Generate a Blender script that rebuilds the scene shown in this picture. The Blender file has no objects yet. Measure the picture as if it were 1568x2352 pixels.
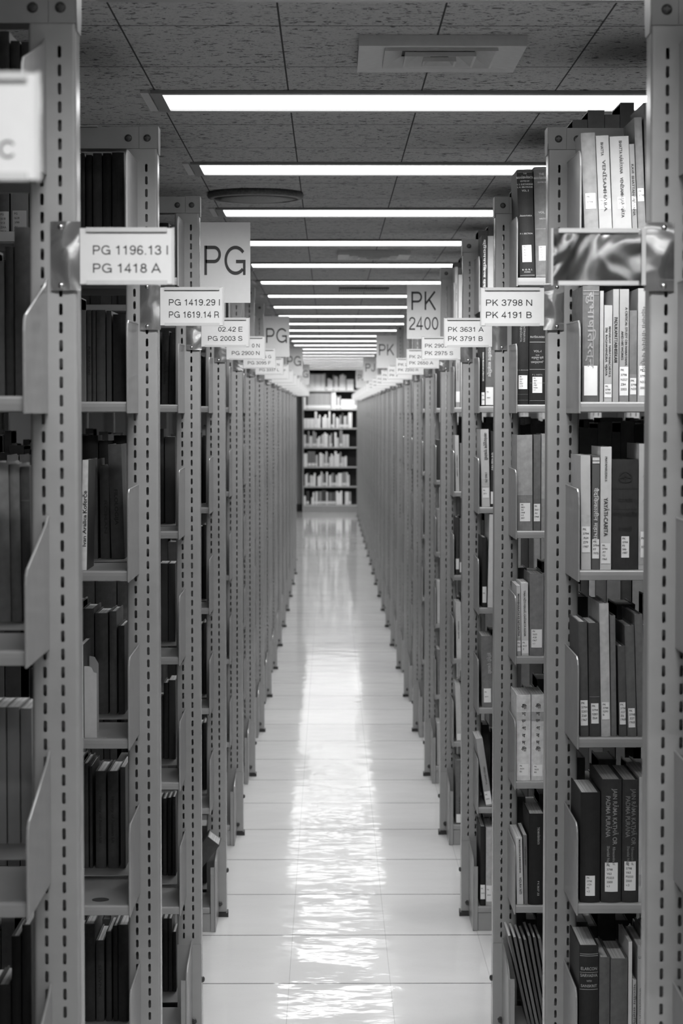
import bpy, bmesh, math, random
from mathutils import Vector, Matrix
random.seed(7)
C = bpy.context.scene.collection

# ------------------------------------------------------------------ camera, world, exposure
W_PX, H_PX = 1568, 2352
F_PX, PITCH, YAW, CAM_Z = 4959.5, 0.04586, 0.00549, 1.711
cam_d = bpy.data.cameras.new('camera')
cam = bpy.data.objects.new('camera', cam_d); C.objects.link(cam)
cam_d.sensor_fit = 'VERTICAL'; cam_d.sensor_height = 36.0
cam_d.lens = F_PX / H_PX * 36.0
cam_d.clip_start = 0.05; cam_d.clip_end = 200
cam.location = (0, 0, CAM_Z)
cam.rotation_euler = (math.pi / 2 - PITCH, 0, -YAW)
cam_d.dof.use_dof = True
cam_d.dof.focus_distance = 5.1
cam_d.dof.aperture_fstop = 10.0
bpy.context.scene.camera = cam
sc = bpy.context.scene
sc.view_settings.view_transform = 'Standard'
sc.view_settings.look = 'None'
sc.view_settings.exposure = 0.0
sc.view_settings.gamma = 1.0
sc.view_settings.use_curve_mapping = False
world = bpy.data.worlds.new('world'); sc.world = world
world.use_nodes = True
world.node_tree.nodes['Background'].inputs[0].default_value = (0, 0, 0, 1)
try:
    sc.cycles.use_denoising = True
    sc.cycles.max_bounces = 8
    sc.cycles.diffuse_bounces = 4
    sc.cycles.glossy_bounces = 4
    sc.cycles.transmission_bounces = 4
    sc.cycles.sample_clamp_indirect = 6.0
    sc.cycles.caustics_reflective = False
    sc.cycles.caustics_refractive = False
except Exception:
    pass
LAMP = 5.6          # luminance of the fluorescent lenses seen from the side
LAMP_W = 6.2        # what each of a fixture's two tubes throws through the prismatic lens, W
LAMP_SPREAD, LAMP_TILT = 56, 44   # the prisms send most of it sideways, little straight down or along the ceiling

# ------------------------------------------------------------------ layout
SP = 1.42           # spacing of the ranges
XL, XR = -0.3514, 0.4479
def DL(k): return (k + 1.1263) * SP
def DR(k): return (k + 1.1337) * SP
HT = 2.292          # top of the ranges
CEIL = 2.453
SHELF_Z = [2.0631 - 0.3302 * i for i in range(7)]
DEEP = 0.226        # depth of a shelf in front of its upright
Y_END = 37.15       # front of the bookcase that closes the aisle
ROOM = (-4.6, 5.0, -3.2, Y_END + 0.42)

def at(px, py, Y):
    """the point of the plane y = Y that the photograph shows at (px, py)"""
    u = (px - W_PX / 2) / F_PX; v = -(py - H_PX / 2) / F_PX
    d = cam.rotation_euler.to_matrix() @ Vector((u, v, -1))
    return Vector((0, 0, CAM_Z)) + d * (Y / d.y)

# ------------------------------------------------------------------ materials
def mat(name, g=0.5, rough=0.5, metal=0.0, spec=0.5, color_from_object=False, bump=None, mottled=0.0, scale=60.0, attr=None):
    m = bpy.data.materials.new(name); m.use_nodes = True
    nt = m.node_tree; b = nt.nodes['Principled BSDF']
    b.inputs['Base Color'].default_value = (g, g, g, 1)
    b.inputs['Roughness'].default_value = rough
    b.inputs['Metallic'].default_value = metal
    b.inputs['Specular IOR Level'].default_value = spec
    src = None
    if color_from_object:
        oi = nt.nodes.new('ShaderNodeObjectInfo'); src = oi.outputs['Color']
    if attr:
        a = nt.nodes.new('ShaderNodeAttribute'); a.attribute_name = attr; src = a.outputs['Color']
    tc = nt.nodes.new('ShaderNodeTexCoord')
    if mottled or bump:
        n = nt.nodes.new('ShaderNodeTexNoise'); n.inputs['Scale'].default_value = scale; n.inputs['Detail'].default_value = 4
        nt.links.new(tc.outputs['Object'], n.inputs['Vector'])
    if mottled:
        mr = nt.nodes.new('ShaderNodeMapRange')
        mr.inputs['From Min'].default_value = 0.3; mr.inputs['From Max'].default_value = 0.7
        mr.inputs['To Min'].default_value = 1 - mottled; mr.inputs['To Max'].default_value = 1 + mottled
        nt.links.new(n.outputs['Fac'], mr.inputs['Value'])
        mx = nt.nodes.new('ShaderNodeVectorMath'); mx.operation = 'SCALE'
        if src is None:
            mx.inputs[0].default_value = (g, g, g)
        else:
            nt.links.new(src, mx.inputs[0])
        nt.links.new(mr.outputs[0], mx.inputs['Scale']); src = mx.outputs[0]
    if src is not None:
        nt.links.new(src, b.inputs['Base Color'])
    if bump:
        bp = nt.nodes.new('ShaderNodeBump'); bp.inputs['Strength'].default_value = bump[0]; bp.inputs['Distance'].default_value = bump[1]
        nt.links.new(n.outputs['Fac'], bp.inputs['Height']); nt.links.new(bp.outputs[0], b.inputs['Normal'])
    return m

def math_node(nt, op, a, b=None, c=None):
    n = nt.nodes.new('ShaderNodeMath'); n.operation = op
    for i, v in enumerate((a, b, c)):
        if v is None: continue
        if isinstance(v, (int, float)): n.inputs[i].default_value = v
        else: nt.links.new(v, n.inputs[i])
    return n.outputs[0]

PAINT = mat('grey_enamel', 0.28, 0.26, mottled=0.04, scale=25, bump=(0.08, 0.0006))
PAINT_SHELF = mat('grey_enamel_shelf', 0.28, 0.32, mottled=0.04, scale=20, bump=(0.06, 0.0006))
PAINT_RAIL = mat('grey_enamel_rail', 0.24, 0.45, mottled=0.05, scale=25)
DARK = mat('dark_rubber_and_shade', 0.02, 0.6, mottled=0.2)
STEEL = mat('zinc_screw', 0.45, 0.3, metal=1.0, mottled=0.1)
BOLT = mat('dark_bolt', 0.06, 0.4, metal=0.6, mottled=0.1)
CARD = mat('white_card', 0.50, 0.6, mottled=0.02)
INK = mat('black_ink', 0.012, 0.6, mottled=0.05)
COVER = mat('book_cover', 0.3, 0.62, spec=0.3, color_from_object=True, mottled=0.14, scale=70, bump=(0.25, 0.0008))
PAPERBACK = mat('paper_cover', 0.6, 0.45, spec=0.35, color_from_object=True, mottled=0.06, scale=40)
LETTER = mat('spine_ink', 0.5, 0.6, color_from_object=True, mottled=0.1, scale=300)
LABELP = mat('call_label_paper', 0.74, 0.6, mottled=0.02)
WALLP = mat('wall_paint', 0.30, 0.7, mottled=0.03)
LAMPFRAME = mat('lamp_frame', 0.24, 0.4, mottled=0.03)
PLATE = mat('lamp_end_plate', 0.55, 0.45, mottled=0.03)
RAILP = mat('label_holder_plastic', 0.42, 0.22, mottled=0.03)
VENT = mat('vent_enamel', 0.50, 0.5, mottled=0.05)
SPEAKER = mat('speaker_grille', 0.09, 0.5, mottled=0.35, scale=140)
ENDDARK = mat('dark_bookcase', 0.02, 0.6, mottled=0.1)
ENDLIP = mat('pale_shelf_edge', 0.45, 0.5, mottled=0.05)
FILLBOOK = mat('shelved_cover', 0.3, 0.6, attr='tone', mottled=0.12, scale=60)

def pages_mat():
    m = mat('page_block', 0.55, 0.8, spec=0.2)
    nt = m.node_tree; b = nt.nodes['Principled BSDF']
    tc = nt.nodes.new('ShaderNodeTexCoord'); mp = nt.nodes.new('ShaderNodeMapping'); mp.inputs['Scale'].default_value = (900, 4, 4)
    n = nt.nodes.new('ShaderNodeTexNoise'); n.inputs['Scale'].default_value = 1.0
    nt.links.new(tc.outputs['Object'], mp.inputs[0]); nt.links.new(mp.outputs[0], n.inputs['Vector'])
    r = nt.nodes.new('ShaderNodeValToRGB'); r.color_ramp.elements[0].color = (.32, .32, .32, 1); r.color_ramp.elements[1].color = (.66, .66, .66, 1)
    r.color_ramp.elements[0].position = .3; r.color_ramp.elements[1].position = .6
    nt.links.new(n.outputs['Fac'], r.inputs[0]); nt.links.new(r.outputs[0], b.inputs['Base Color'])
    return m
PAGES = pages_mat()

def brushed_mat():
    """bright sheet metal with shallow dents, which bend what it mirrors into swirls"""
    m = mat('bright_sheet_metal', 0.58, 0.17, metal=0.9)
    nt = m.node_tree; b = nt.nodes['Principled BSDF']
    tc = nt.nodes.new('ShaderNodeTexCoord')
    n = nt.nodes.new('ShaderNodeTexNoise'); n.inputs['Scale'].default_value = 11; n.inputs['Detail'].default_value = 0.5; n.inputs['Distortion'].default_value = 1.5
    bp = nt.nodes.new('ShaderNodeBump'); bp.inputs['Strength'].default_value = 0.7; bp.inputs['Distance'].default_value = 0.015
    oi = nt.nodes.new('ShaderNodeObjectInfo')
    ad = nt.nodes.new('ShaderNodeVectorMath'); ad.operation = 'ADD'
    nt.links.new(tc.outputs['Object'], ad.inputs[0]); nt.links.new(oi.outputs['Location'], ad.inputs[1])
    nt.links.new(ad.outputs[0], n.inputs['Vector']); nt.links.new(n.outputs['Fac'], bp.inputs['Height']); nt.links.new(bp.outputs[0], b.inputs['Normal'])
    return m
BRIGHT = brushed_mat()
CHROME = mat('bright_metal_edge', 0.7, 0.22, metal=1.0, mottled=0.05)
CLEAR = mat('clear_plastic', 1.0, 0.04)
CLEAR.node_tree.nodes['Principled BSDF'].inputs['Transmission Weight'].default_value = 1.0
CLEAR.node_tree.nodes['Principled BSDF'].inputs['IOR'].default_value = 1.12

def lamp_mat():
    m = bpy.data.materials.new('lit_lens'); m.use_nodes = True
    nt = m.node_tree; nt.nodes.clear()
    o = nt.nodes.new('ShaderNodeOutputMaterial'); e = nt.nodes.new('ShaderNodeEmission')
    e.inputs['Strength'].default_value = LAMP
    nt.links.new(e.outputs[0], o.inputs[0])
    return m
LIT = lamp_mat()

TILE, TILE0 = 0.600, 6.411
def floor_mat():
    m = mat('waxed_floor_tile', 0.56, 0.07, spec=0.44)
    nt = m.node_tree; b = nt.nodes['Principled BSDF']; L = nt.links
    tc = nt.nodes.new('ShaderNodeTexCoord'); sp = nt.nodes.new('ShaderNodeSeparateXYZ'); L.new(tc.outputs['Object'], sp.inputs[0])
    x, y = sp.outputs[0], sp.outputs[1]
    def line(v, off, step, half):
        t = math_node(nt, 'SUBTRACT', v, off); t = math_node(nt, 'DIVIDE', t, step)
        t = math_node(nt, 'ADD', t, 0.5); t = math_node(nt, 'FRACT', t); t = math_node(nt, 'SUBTRACT', t, 0.5); t = math_node(nt, 'ABSOLUTE', t)
        return math_node(nt, 'LESS_THAN', t, half / step)
    ly = line(y, TILE0, TILE, 0.0034)
    lx = line(x, -0.122, 0.304, 0.0008)
    lx = math_node(nt, 'MULTIPLY', lx, 0.35)
    j = math_node(nt, 'MAXIMUM', ly, lx)
    def noise(scale, detail, vec=None, mapscale=None):
        n = nt.nodes.new('ShaderNodeTexNoise'); n.inputs['Scale'].default_value = scale; n.inputs['Detail'].default_value = detail
        if mapscale:
            mp = nt.nodes.new('ShaderNodeMapping'); mp.inputs['Scale'].default_value = mapscale; L.new(tc.outputs['Object'], mp.inputs[0]); L.new(mp.outputs[0], n.inputs['Vector'])
        else:
            L.new(tc.outputs['Object'], n.inputs['Vector'])
        return n.outputs['Fac']
    big = noise(1.3, 3); fine = noise(160, 2)
    mr = nt.nodes.new('ShaderNodeMapRange'); mr.inputs['From Min'].default_value = .3; mr.inputs['From Max'].default_value = .7; mr.inputs['To Min'].default_value = .74; mr.inputs['To Max'].default_value = .82
    L.new(big, mr.inputs[0])
    sk = math_node(nt, 'GREATER_THAN', fine, 0.70); sk = math_node(nt, 'MULTIPLY', sk, 0.10)
    base = math_node(nt, 'SUBTRACT', mr.outputs[0], sk)
    jj = math_node(nt, 'MULTIPLY', j, 0.93); jj = math_node(nt, 'SUBTRACT', 1.0, jj)
    base = math_node(nt, 'MULTIPLY', base, jj)
    cc = nt.nodes.new('ShaderNodeCombineColor')
    for i in range(3): L.new(base, cc.inputs[i])
    L.new(cc.outputs[0], b.inputs['Base Color'])
    # buffed wax: long shallow ripples
    w1 = noise(7.0, 1); w2 = noise(28, 2)
    h = math_node(nt, 'MULTIPLY_ADD', w2, 0.17, w1)
    h = math_node(nt, 'MULTIPLY_ADD', j, -0.15, h)
    bp = nt.nodes.new('ShaderNodeBump'); bp.inputs['Strength'].default_value = 1.0; bp.inputs['Distance'].default_value = 0.0012
    L.new(h, bp.inputs['Height']); L.new(bp.outputs[0], b.inputs['Normal'])
    rr = nt.nodes.new('ShaderNodeMapRange'); rr.inputs['To Min'].default_value = .03; rr.inputs['To Max'].default_value = .07
    L.new(big, rr.inputs[0]); L.new(rr.outputs[0], b.inputs['Roughness'])
    return m

LIGHT0, LIGHTSP = 5.166, 1.42
def ceiling_mat():
    m = mat('fissured_ceiling_board', 0.5, 0.85, spec=0.1)
    nt = m.node_tree; b = nt.nodes['Principled BSDF']; L = nt.links
    tc = nt.nodes.new('ShaderNodeTexCoord'); sp = nt.nodes.new('ShaderNodeSeparateXYZ'); L.new(tc.outputs['Object'], sp.inputs[0])
    x, y = sp.outputs[0], sp.outputs[1]
    def line(v, off, step, half):
        t = math_node(nt, 'SUBTRACT', v, off); t = math_node(nt, 'DIVIDE', t, step)
        t = math_node(nt, 'ADD', t, 0.5); t = math_node(nt, 'FRACT', t); t = math_node(nt, 'SUBTRACT', t, 0.5); t = math_node(nt, 'ABSOLUTE', t)
        return math_node(nt, 'LESS_THAN', t, half / step)
    j = math_node(nt, 'MAXIMUM', line(y, LIGHT0 - 0.493, LIGHTSP, 0.0030), line(y, LIGHT0 + 0.4365, LIGHTSP, 0.0030))
    j = math_node(nt, 'MAXIMUM', j, line(x, -0.4024, 0.3074, 0.0018))
    def fis(sx, sy, lo, off):
        mp = nt.nodes.new('ShaderNodeMapping'); mp.inputs['Scale'].default_value = (sx, sy, 1); mp.inputs['Location'].default_value = (off, off, 0)
        n = nt.nodes.new('ShaderNodeTexNoise'); n.inputs['Scale'].default_value = 1; n.inputs['Detail'].default_value = 3; n.inputs['Roughness'].default_value = .65; n.inputs['Distortion'].default_value = .5
        L.new(tc.outputs['Object'], mp.inputs[0]); L.new(mp.outputs[0], n.inputs['Vector'])
        return math_node(nt, 'GREATER_THAN', n.outputs['Fac'], lo)
    f = math_node(nt, 'MAXIMUM', fis(40, 60, 0.612, 0), fis(90, 120, 0.62, 3.1))
    d = math_node(nt, 'MAXIMUM', j, math_node(nt, 'MULTIPLY', f, 0.85))
    base = math_node(nt, 'MULTIPLY_ADD', d, -0.37, 0.42)
    n2 = nt.nodes.new('ShaderNodeTexNoise'); n2.inputs['Scale'].default_value = 220; L.new(tc.outputs['Object'], n2.inputs['Vector'])
    base = math_node(nt, 'MULTIPLY', base, math_node(nt, 'MULTIPLY_ADD', n2.outputs['Fac'], 0.5, 0.75))
    cc = nt.nodes.new('ShaderNodeCombineColor')
    for i in range(3): L.new(base, cc.inputs[i])
    L.new(cc.outputs[0], b.inputs['Base Color'])
    bp = nt.nodes.new('ShaderNodeBump'); bp.inputs['Strength'].default_value = .6; bp.inputs['Distance'].default_value = .003; bp.invert = True
    L.new(d, bp.inputs['Height']); L.new(bp.outputs[0], b.inputs['Normal'])
    return m

# ------------------------------------------------------------------ mesh helpers
def finish(name, bm, m, parent=None, smooth=False):
    me = bpy.data.meshes.new(name)
    bmesh.ops.recalc_face_normals(bm, faces=bm.faces)
    bm.to_mesh(me); bm.free()
    me.materials.append(m)
    if smooth:
        for p in me.polygons: p.use_smooth = True
    return link(name, me, parent)
def link(name, me, parent=None, loc=(0, 0, 0)):
    o = bpy.data.objects.new(name, me); C.objects.link(o)
    o.parent = parent; o.location = loc
    return o
def box(bm, x0, x1, y0, y1, z0, z1):
    v = [bm.verts.new((x, y, z)) for z in (z0, z1) for x, y in ((x0, y0), (x1, y0), (x1, y1), (x0, y1))]
    for f in ((0, 3, 2, 1), (4, 5, 6, 7), (0, 1, 5, 4), (1, 2, 6, 5), (2, 3, 7, 6), (3, 0, 4, 7)):
        bm.faces.new([v[i] for i in f])
    return v
def prism(bm, pts, axis, a, b):
    """a closed outline swept from a to b along an axis: pts are (y,z) for 'x', (x,z) for 'y', (x,y) for 'z'"""
    def P(p, t): return {'x': (t, p[0], p[1]), 'y': (p[0], t, p[1]), 'z': (p[0], p[1], t)}[axis]
    va = [bm.verts.new(P(p, a)) for p in pts]; vb = [bm.verts.new(P(p, b)) for p in pts]
    n = len(pts)
    for i in range(n): bm.faces.new((va[i], va[(i + 1) % n], vb[(i + 1) % n], vb[i]))
    bm.faces.new(va[::-1]); bm.faces.new(vb)
def tube(bm, pts, r, n=6):
    rings = []
    for i, p in enumerate(pts):
        p = Vector(p); t = (Vector(pts[min(i + 1, len(pts) - 1)]) - Vector(pts[max(i - 1, 0)])).normalized()
        a = t.orthogonal().normalized() if not rings else None
        if a is None:
            a = (prev - t * prev.dot(t)).normalized()
        prev = a; c = t.cross(a)
        rings.append([bm.verts.new(p + r * (math.cos(q) * a + math.sin(q) * c)) for q in (2 * math.pi * k / n for k in range(n))])
    for A, B in zip(rings, rings[1:]):
        for k in range(n): bm.faces.new((A[k], A[(k + 1) % n], B[(k + 1) % n], B[k]))
    bm.faces.new(rings[0][::-1]); bm.faces.new(rings[-1])
def lathe(bm, prof, origin, axis, n=14):
    """prof: (radius, distance along axis)"""
    axis = Vector(axis).normalized(); a = axis.orthogonal().normalized(); c = axis.cross(a); o = Vector(origin)
    rings = []
    for r, h in prof:
        rings.append([bm.verts.new(o + axis * h + max(r, 1e-5) * (math.cos(q) * a + math.sin(q) * c)) for q in (2 * math.pi * k / n for k in range(n))])
    for A, B in zip(rings, rings[1:]):
        for k in range(n): bm.faces.new((A[k], A[(k + 1) % n], B[(k + 1) % n], B[k]))
    bm.faces.new(rings[0][::-1]); bm.faces.new(rings[-1])
def tag(o, label=None, cat=None, group=None, kind=None):
    if label: o['label'] = label
    if cat: o['category'] = cat
    if group: o['group'] = group
    if kind: o['kind'] = kind
    return o
def empty(name, loc, label, cat, group=None):
    o = bpy.data.objects.new(name, None); C.objects.link(o); o.location = loc; o.empty_display_size = .1
    return tag(o, label, cat, group)

_txt = {}
def text_geo(body):
    """outline faces of a line of lettering, scaled to a capital height of 1 and starting at x = 0"""
    if body in _txt: return _txt[body]
    def grab(s):
        c = bpy.data.curves.new('t', 'FONT'); c.body = s; c.resolution_u = 3; c.offset = .016
        o = bpy.data.objects.new('t', c); C.objects.link(o)
        bpy.context.view_layer.update()
        me = bpy.data.meshes.new_from_object(o.evaluated_get(bpy.context.evaluated_depsgraph_get()))
        vs = [(v.co.x, v.co.y) for v in me.vertices]; fs = [tuple(p.vertices) for p in me.polygons]
        bpy.data.objects.remove(o); bpy.data.curves.remove(c); bpy.data.meshes.remove(me)
        return vs, fs
    if 'H' not in _txt and body != 'H': text_geo('H')
    vs, fs = grab(body)
    if body == 'H':
        cap = max(v[1] for v in vs); _txt['cap'] = cap
    cap = _txt['cap']
    x0 = min((v[0] for v in vs), default=0)
    vs = [((x - x0) / cap, y / cap) for x, y in vs]
    w = max((v[0] for v in vs), default=0)
    _txt[body] = (vs, fs, w)
    return _txt[body]
def put_text(bm, body, place, cap, width=None, align='l', depth=None):
    """lettering set by place(s, t) -> point, s along the line and t up from the baseline"""
    vs, fs, w = text_geo(body)
    if not fs: return
    k = (width / w) if width else cap
    off = {'l': 0, 'c': -w * k / 2, 'r': -w * k}[align]
    bv = [bm.verts.new(place(off + x * k, y * cap)) for x, y in vs]
    for f in fs:
        try: bm.faces.new([bv[i] for i in f])
        except ValueError: pass

def _arc(cx, cy, rx, ry, a, b, n=14):
    return [(cx + rx * math.cos(math.radians(a + (b - a) * i / n)), cy + ry * math.sin(math.radians(a + (b - a) * i / n))) for i in range(n + 1)]
def _curve(*p):
    out = []
    for i in range(len(p) - 1):
        p0, p1, p2, p3 = p[max(i - 1, 0)], p[i], p[i + 1], p[min(i + 2, len(p) - 1)]
        for k in range(6):
            t = k / 6
            out.append(tuple(.5 * (2 * b + (c - a) * t + (2 * a - 5 * b + 4 * c - d) * t * t + (3 * b - a - 3 * c + d) * t ** 3) for a, b, c, d in zip(p0, p1, p2, p3)))
    return out + [p[-1]]
_bowl = _arc(.50, .70, .25, .24, 90, -90)
_six = [_arc(.39, .30, .26, .24, 0, 360, 24), _curve((.62, .76), (.55, .89), (.40, .94), (.22, .84), (.14, .60), (.13, .30))]
# sign lettering as pen strokes: {character: (advance, strokes)}, capital height 1
STROKE = {
    'P': (.92, [[(.12, 0), (.12, 1)], [(.12, .94)] + _bowl + [(.12, .46)]]),
    'R': (.98, [[(.12, 0), (.12, 1)], [(.12, .94)] + _bowl + [(.12, .46)], _curve((.50, .46), (.66, .43), (.73, .32), (.75, .14), (.80, 0))]),
    'B': (.92, [[(.12, 0), (.12, 1)], [(.12, .94)] + _arc(.47, .735, .22, .205, 90, -90) + [(.12, .53)], [(.12, .53)] + _arc(.50, .295, .255, .235, 90, -90) + [(.12, .06)]]),
    'K': (.92, [[(.12, 0), (.12, 1)], [(.13, .33), (.78, 1)], [(.37, .58), (.82, 0)]]),
    'G': (1.08, [_arc(.54, .5, .44, .44, 38, 318, 30), [(.93, .0), (.93, .46), (.56, .46)]]),
    'C': (1.0, [_arc(.52, .5, .42, .44, 38, 322, 30)]),
    'J': (.69, [[(.51, 1), (.51, .28)] + _arc(.29, .28, .22, .22, 0, -180) + [(.07, .33)]]),
    'N': (1.0, [[(.12, 0), (.12, 1)], [(.12, .97), (.84, .03)], [(.84, 0), (.84, 1)]]),
    'A': (.92, [[(.03, 0), (.46, .97), (.89, 0)], [(.17, .32), (.75, .32)]]),
    'E': (.92, [[(.12, 0), (.12, 1)], [(.12, .94), (.80, .94)], [(.12, .52), (.74, .52)], [(.12, .06), (.82, .06)]]),
    'F': (.85, [[(.12, 0), (.12, 1)], [(.12, .94), (.77, .94)], [(.12, .50), (.70, .50)]]),
    'L': (.77, [[(.12, 0), (.12, 1)], [(.12, .06), (.73, .06)]]),
    'I': (.40, [[(.19, 0), (.19, 1)]]),
    'S': (.92, [_curve((.77, .71), (.70, .88), (.46, .94), (.21, .88), (.15, .74), (.24, .60), (.46, .52), (.70, .44), (.80, .28), (.71, .12), (.46, .06), (.20, .12), (.11, .31))]),
    '0': (.77, [_arc(.385, .5, .27, .44, 0, 360, 28)]),
    '1': (.77, [[(.42, 0), (.42, 1)], [(.13, .76), (.30, .79), (.42, .93)]]),
    '2': (.77, [_curve((.12, .68), (.17, .86), (.38, .94), (.59, .86), (.63, .70), (.55, .52), (.34, .34), (.17, .18), (.12, .06)), [(.07, .06), (.67, .06)]]),
    '3': (.77, [_curve((.12, .71), (.18, .87), (.37, .94), (.56, .88), (.61, .73), (.53, .58), (.32, .53)), _curve((.32, .53), (.56, .47), (.65, .29), (.57, .12), (.37, .06), (.16, .12), (.09, .30))]),
    '4': (.77, [[(.50, 0), (.50, .96), (.08, .29), (.70, .29)]]),
    '5': (.77, [[(.61, .93), (.20, .93), (.14, .49)], _curve((.14, .47), (.34, .60), (.55, .53), (.64, .33), (.56, .13), (.36, .06), (.17, .12), (.09, .27))]),
    '6': (.77, _six),
    '7': (.77, [[(.09, .94), (.66, .94)], _curve((.66, .93), (.48, .66), (.35, .34), (.29, 0))]),
    '8': (.77, [_arc(.385, .735, .215, .205, 0, 360, 22), _arc(.385, .29, .265, .23, 0, 360, 24)]),
    '9': (.77, [[(.77 - x, 1 - y) for x, y in st] for st in _six]),
    '.': (.39, [[(.19, 0), (.19, .13)]]),
    ' ': (.40, []),
}
def sign_text(bm, body, place, cap, width=None, align='l', pen=.138):
    adv = sum(STROKE[c][0] for c in body)
    first = .06
    k = (width / (adv - .16)) if width else cap
    off = {'l': -first * k, 'c': -adv * k / 2, 'r': -(adv - .1) * k}[align]
    x = 0
    for c in body:
        for st in STROKE[c][1]:
            L, Rr = [], []
            closed = len(st) > 3 and abs(st[0][0] - st[-1][0]) + abs(st[0][1] - st[-1][1]) < 1e-6
            n = len(st)
            for i, p in enumerate(st):
                a = st[i - 1] if i else (st[-2] if closed else None)
                b = st[i + 1] if i < n - 1 else (st[1] if closed else None)
                d = []
                if a: d.append(Vector((p[0] - a[0], p[1] - a[1])).normalized())
                if b: d.append(Vector((b[0] - p[0], b[1] - p[1])).normalized())
                t = sum(d, Vector((0, 0)))
                t = t.normalized() if t.length > 1e-4 else d[0]
                m = pen / 2 / max(.45, abs(t.dot(d[0])))
                nx, ny = -t.y * m, t.x * m
                L.append((p[0] + nx, p[1] + ny)); Rr.append((p[0] - nx, p[1] - ny))
            lv = [bm.verts.new(place(off + (x + a) * k, b * cap)) for a, b in L]
            rv = [bm.verts.new(place(off + (x + a) * k, b * cap)) for a, b in Rr]
            for i in range(n - 1): bm.faces.new((lv[i], rv[i], rv[i + 1], lv[i + 1]))
        x += STROKE[c][0]

# ------------------------------------------------------------------ room
def struct(name, bm, m): return tag(finish(name, bm, m), kind='structure')
x0, x1, y0, y1 = ROOM
bm = bmesh.new(); box(bm, x0, x1, y0, y1, -0.05, 0); struct('floor', bm, floor_mat())
bm = bmesh.new(); box(bm, x0, x1, y0, y1, CEIL, CEIL + 0.05); struct('ceiling', bm, ceiling_mat())
bm = bmesh.new(); box(bm, x0, x1, y1, y1 + .1, 0, CEIL); struct('wall_back', bm, WALLP)
bm = bmesh.new(); box(bm, x0 - .1, x0, y0, y1, 0, CEIL); struct('wall_left', bm, WALLP)
bm = bmesh.new(); box(bm, x1, x1 + .1, y0, y1, 0, CEIL); struct('wall_right', bm, WALLP)
bm = bmesh.new(); box(bm, x0, x1, y0 - .1, y0, 0, CEIL); struct('wall_front', bm, WALLP)
bm = bmesh.new(); box(bm, x0, x1, y1 - .015, y1 - .001, 0, .125); struct('baseboard_back', bm, DARK)

# ------------------------------------------------------------------ ceiling lights
ORD = ['nearest', 'second', 'third', 'fourth', 'fifth', 'sixth', 'seventh', 'eighth', 'ninth', 'tenth', 'eleventh', 'twelfth', 'thirteenth',
       'fourteenth', 'fifteenth', 'sixteenth', 'seventeenth', 'eighteenth', 'nineteenth', 'twentieth', 'twenty-first', 'twenty-second', 'twenty-third', 'twenty-fourth', 'twenty-fifth']
N_LIGHT = 23
def light_meshes(xa, xb, plate):
    s = 1 if xb > xa else -1
    lo, hi = min(xa, xb), max(xa, xb)
    bm = bmesh.new(); z = CEIL
    fr = .0; hw, ow = .132, .158
    box(bm, lo - .026, hi + .026, -ow, -hw, z - .008, z - .0005)
    box(bm, lo - .026, hi + .026, hw, ow, z - .008, z - .0005)
    box(bm, lo - .026, lo, -hw, hw, z - .008, z - .0005)
    box(bm, hi, hi + .026, -hw, hw, z - .008, z - .0005)
    me = bpy.data.meshes.new('frame'); bmesh.ops.recalc_face_normals(bm, faces=bm.faces); bm.to_mesh(me); bm.free(); me.materials.append(LAMPFRAME)
    bm = bmesh.new()
    v = [bm.verts.new(p) for p in ((lo, -hw, z - .004), (lo, hw, z - .004), (hi, hw, z - .004), (hi, -hw, z - .004))]
    bm.faces.new(v)
    ml = bpy.data.meshes.new('lens'); bm.to_mesh(ml); bm.free(); ml.materials.append(LIT)
    mp = None
    if plate:
        bm = bmesh.new(); box(bm, lo - .050, lo - .031, -.150, .150, z - .006, z - .0005)
        mp = bpy.data.meshes.new('end_plate'); bmesh.ops.recalc_face_normals(bm, faces=bm.faces); bm.to_mesh(mp); bm.free(); mp.materials.append(PLATE)
    return me, ml, mp
LIGHT_A = (-.3865, 2.02)
ME_A = light_meshes(*LIGHT_A, True)
def ceiling_light(i, meshes, label, group):
    t = empty('ceiling_light', (0, LIGHT0 + LIGHTSP * i + (.12 if i == N_LIGHT - 1 else 0), 0), label, 'ceiling light', group)
    link('frame', meshes[0], t); link('lens', meshes[1], t)
    if meshes[2]: link('end_plate', meshes[2], t)
    for sd in (-1, 1):
        la = bpy.data.lights.new('fluorescent_tube', 'AREA'); la.shape = 'RECTANGLE'
        la.size = LIGHT_A[1] - LIGHT_A[0]; la.size_y = .05; la.energy = LAMP_W; la.spread = math.radians(LAMP_SPREAD)
        lo = link('fluorescent_tube', la, t, ((LIGHT_A[0] + LIGHT_A[1]) / 2, .05 * sd, CEIL - .022))
        lo.rotation_euler = (math.radians(LAMP_TILT) * sd, 0, 0)
for i in range(N_LIGHT):
    ceiling_light(i, ME_A, 'lit fluorescent strip across the aisle ceiling, %s of the row' % ORD[i] if i else 'long lit fluorescent strip across the aisle ceiling, biggest and nearest of the row', 'fluorescent strips across the aisle')
for i in range(-4, 0):
    ceiling_light(i, ME_A, 'lit fluorescent strip above and behind the viewer', 'fluorescent strips out of view')


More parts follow.
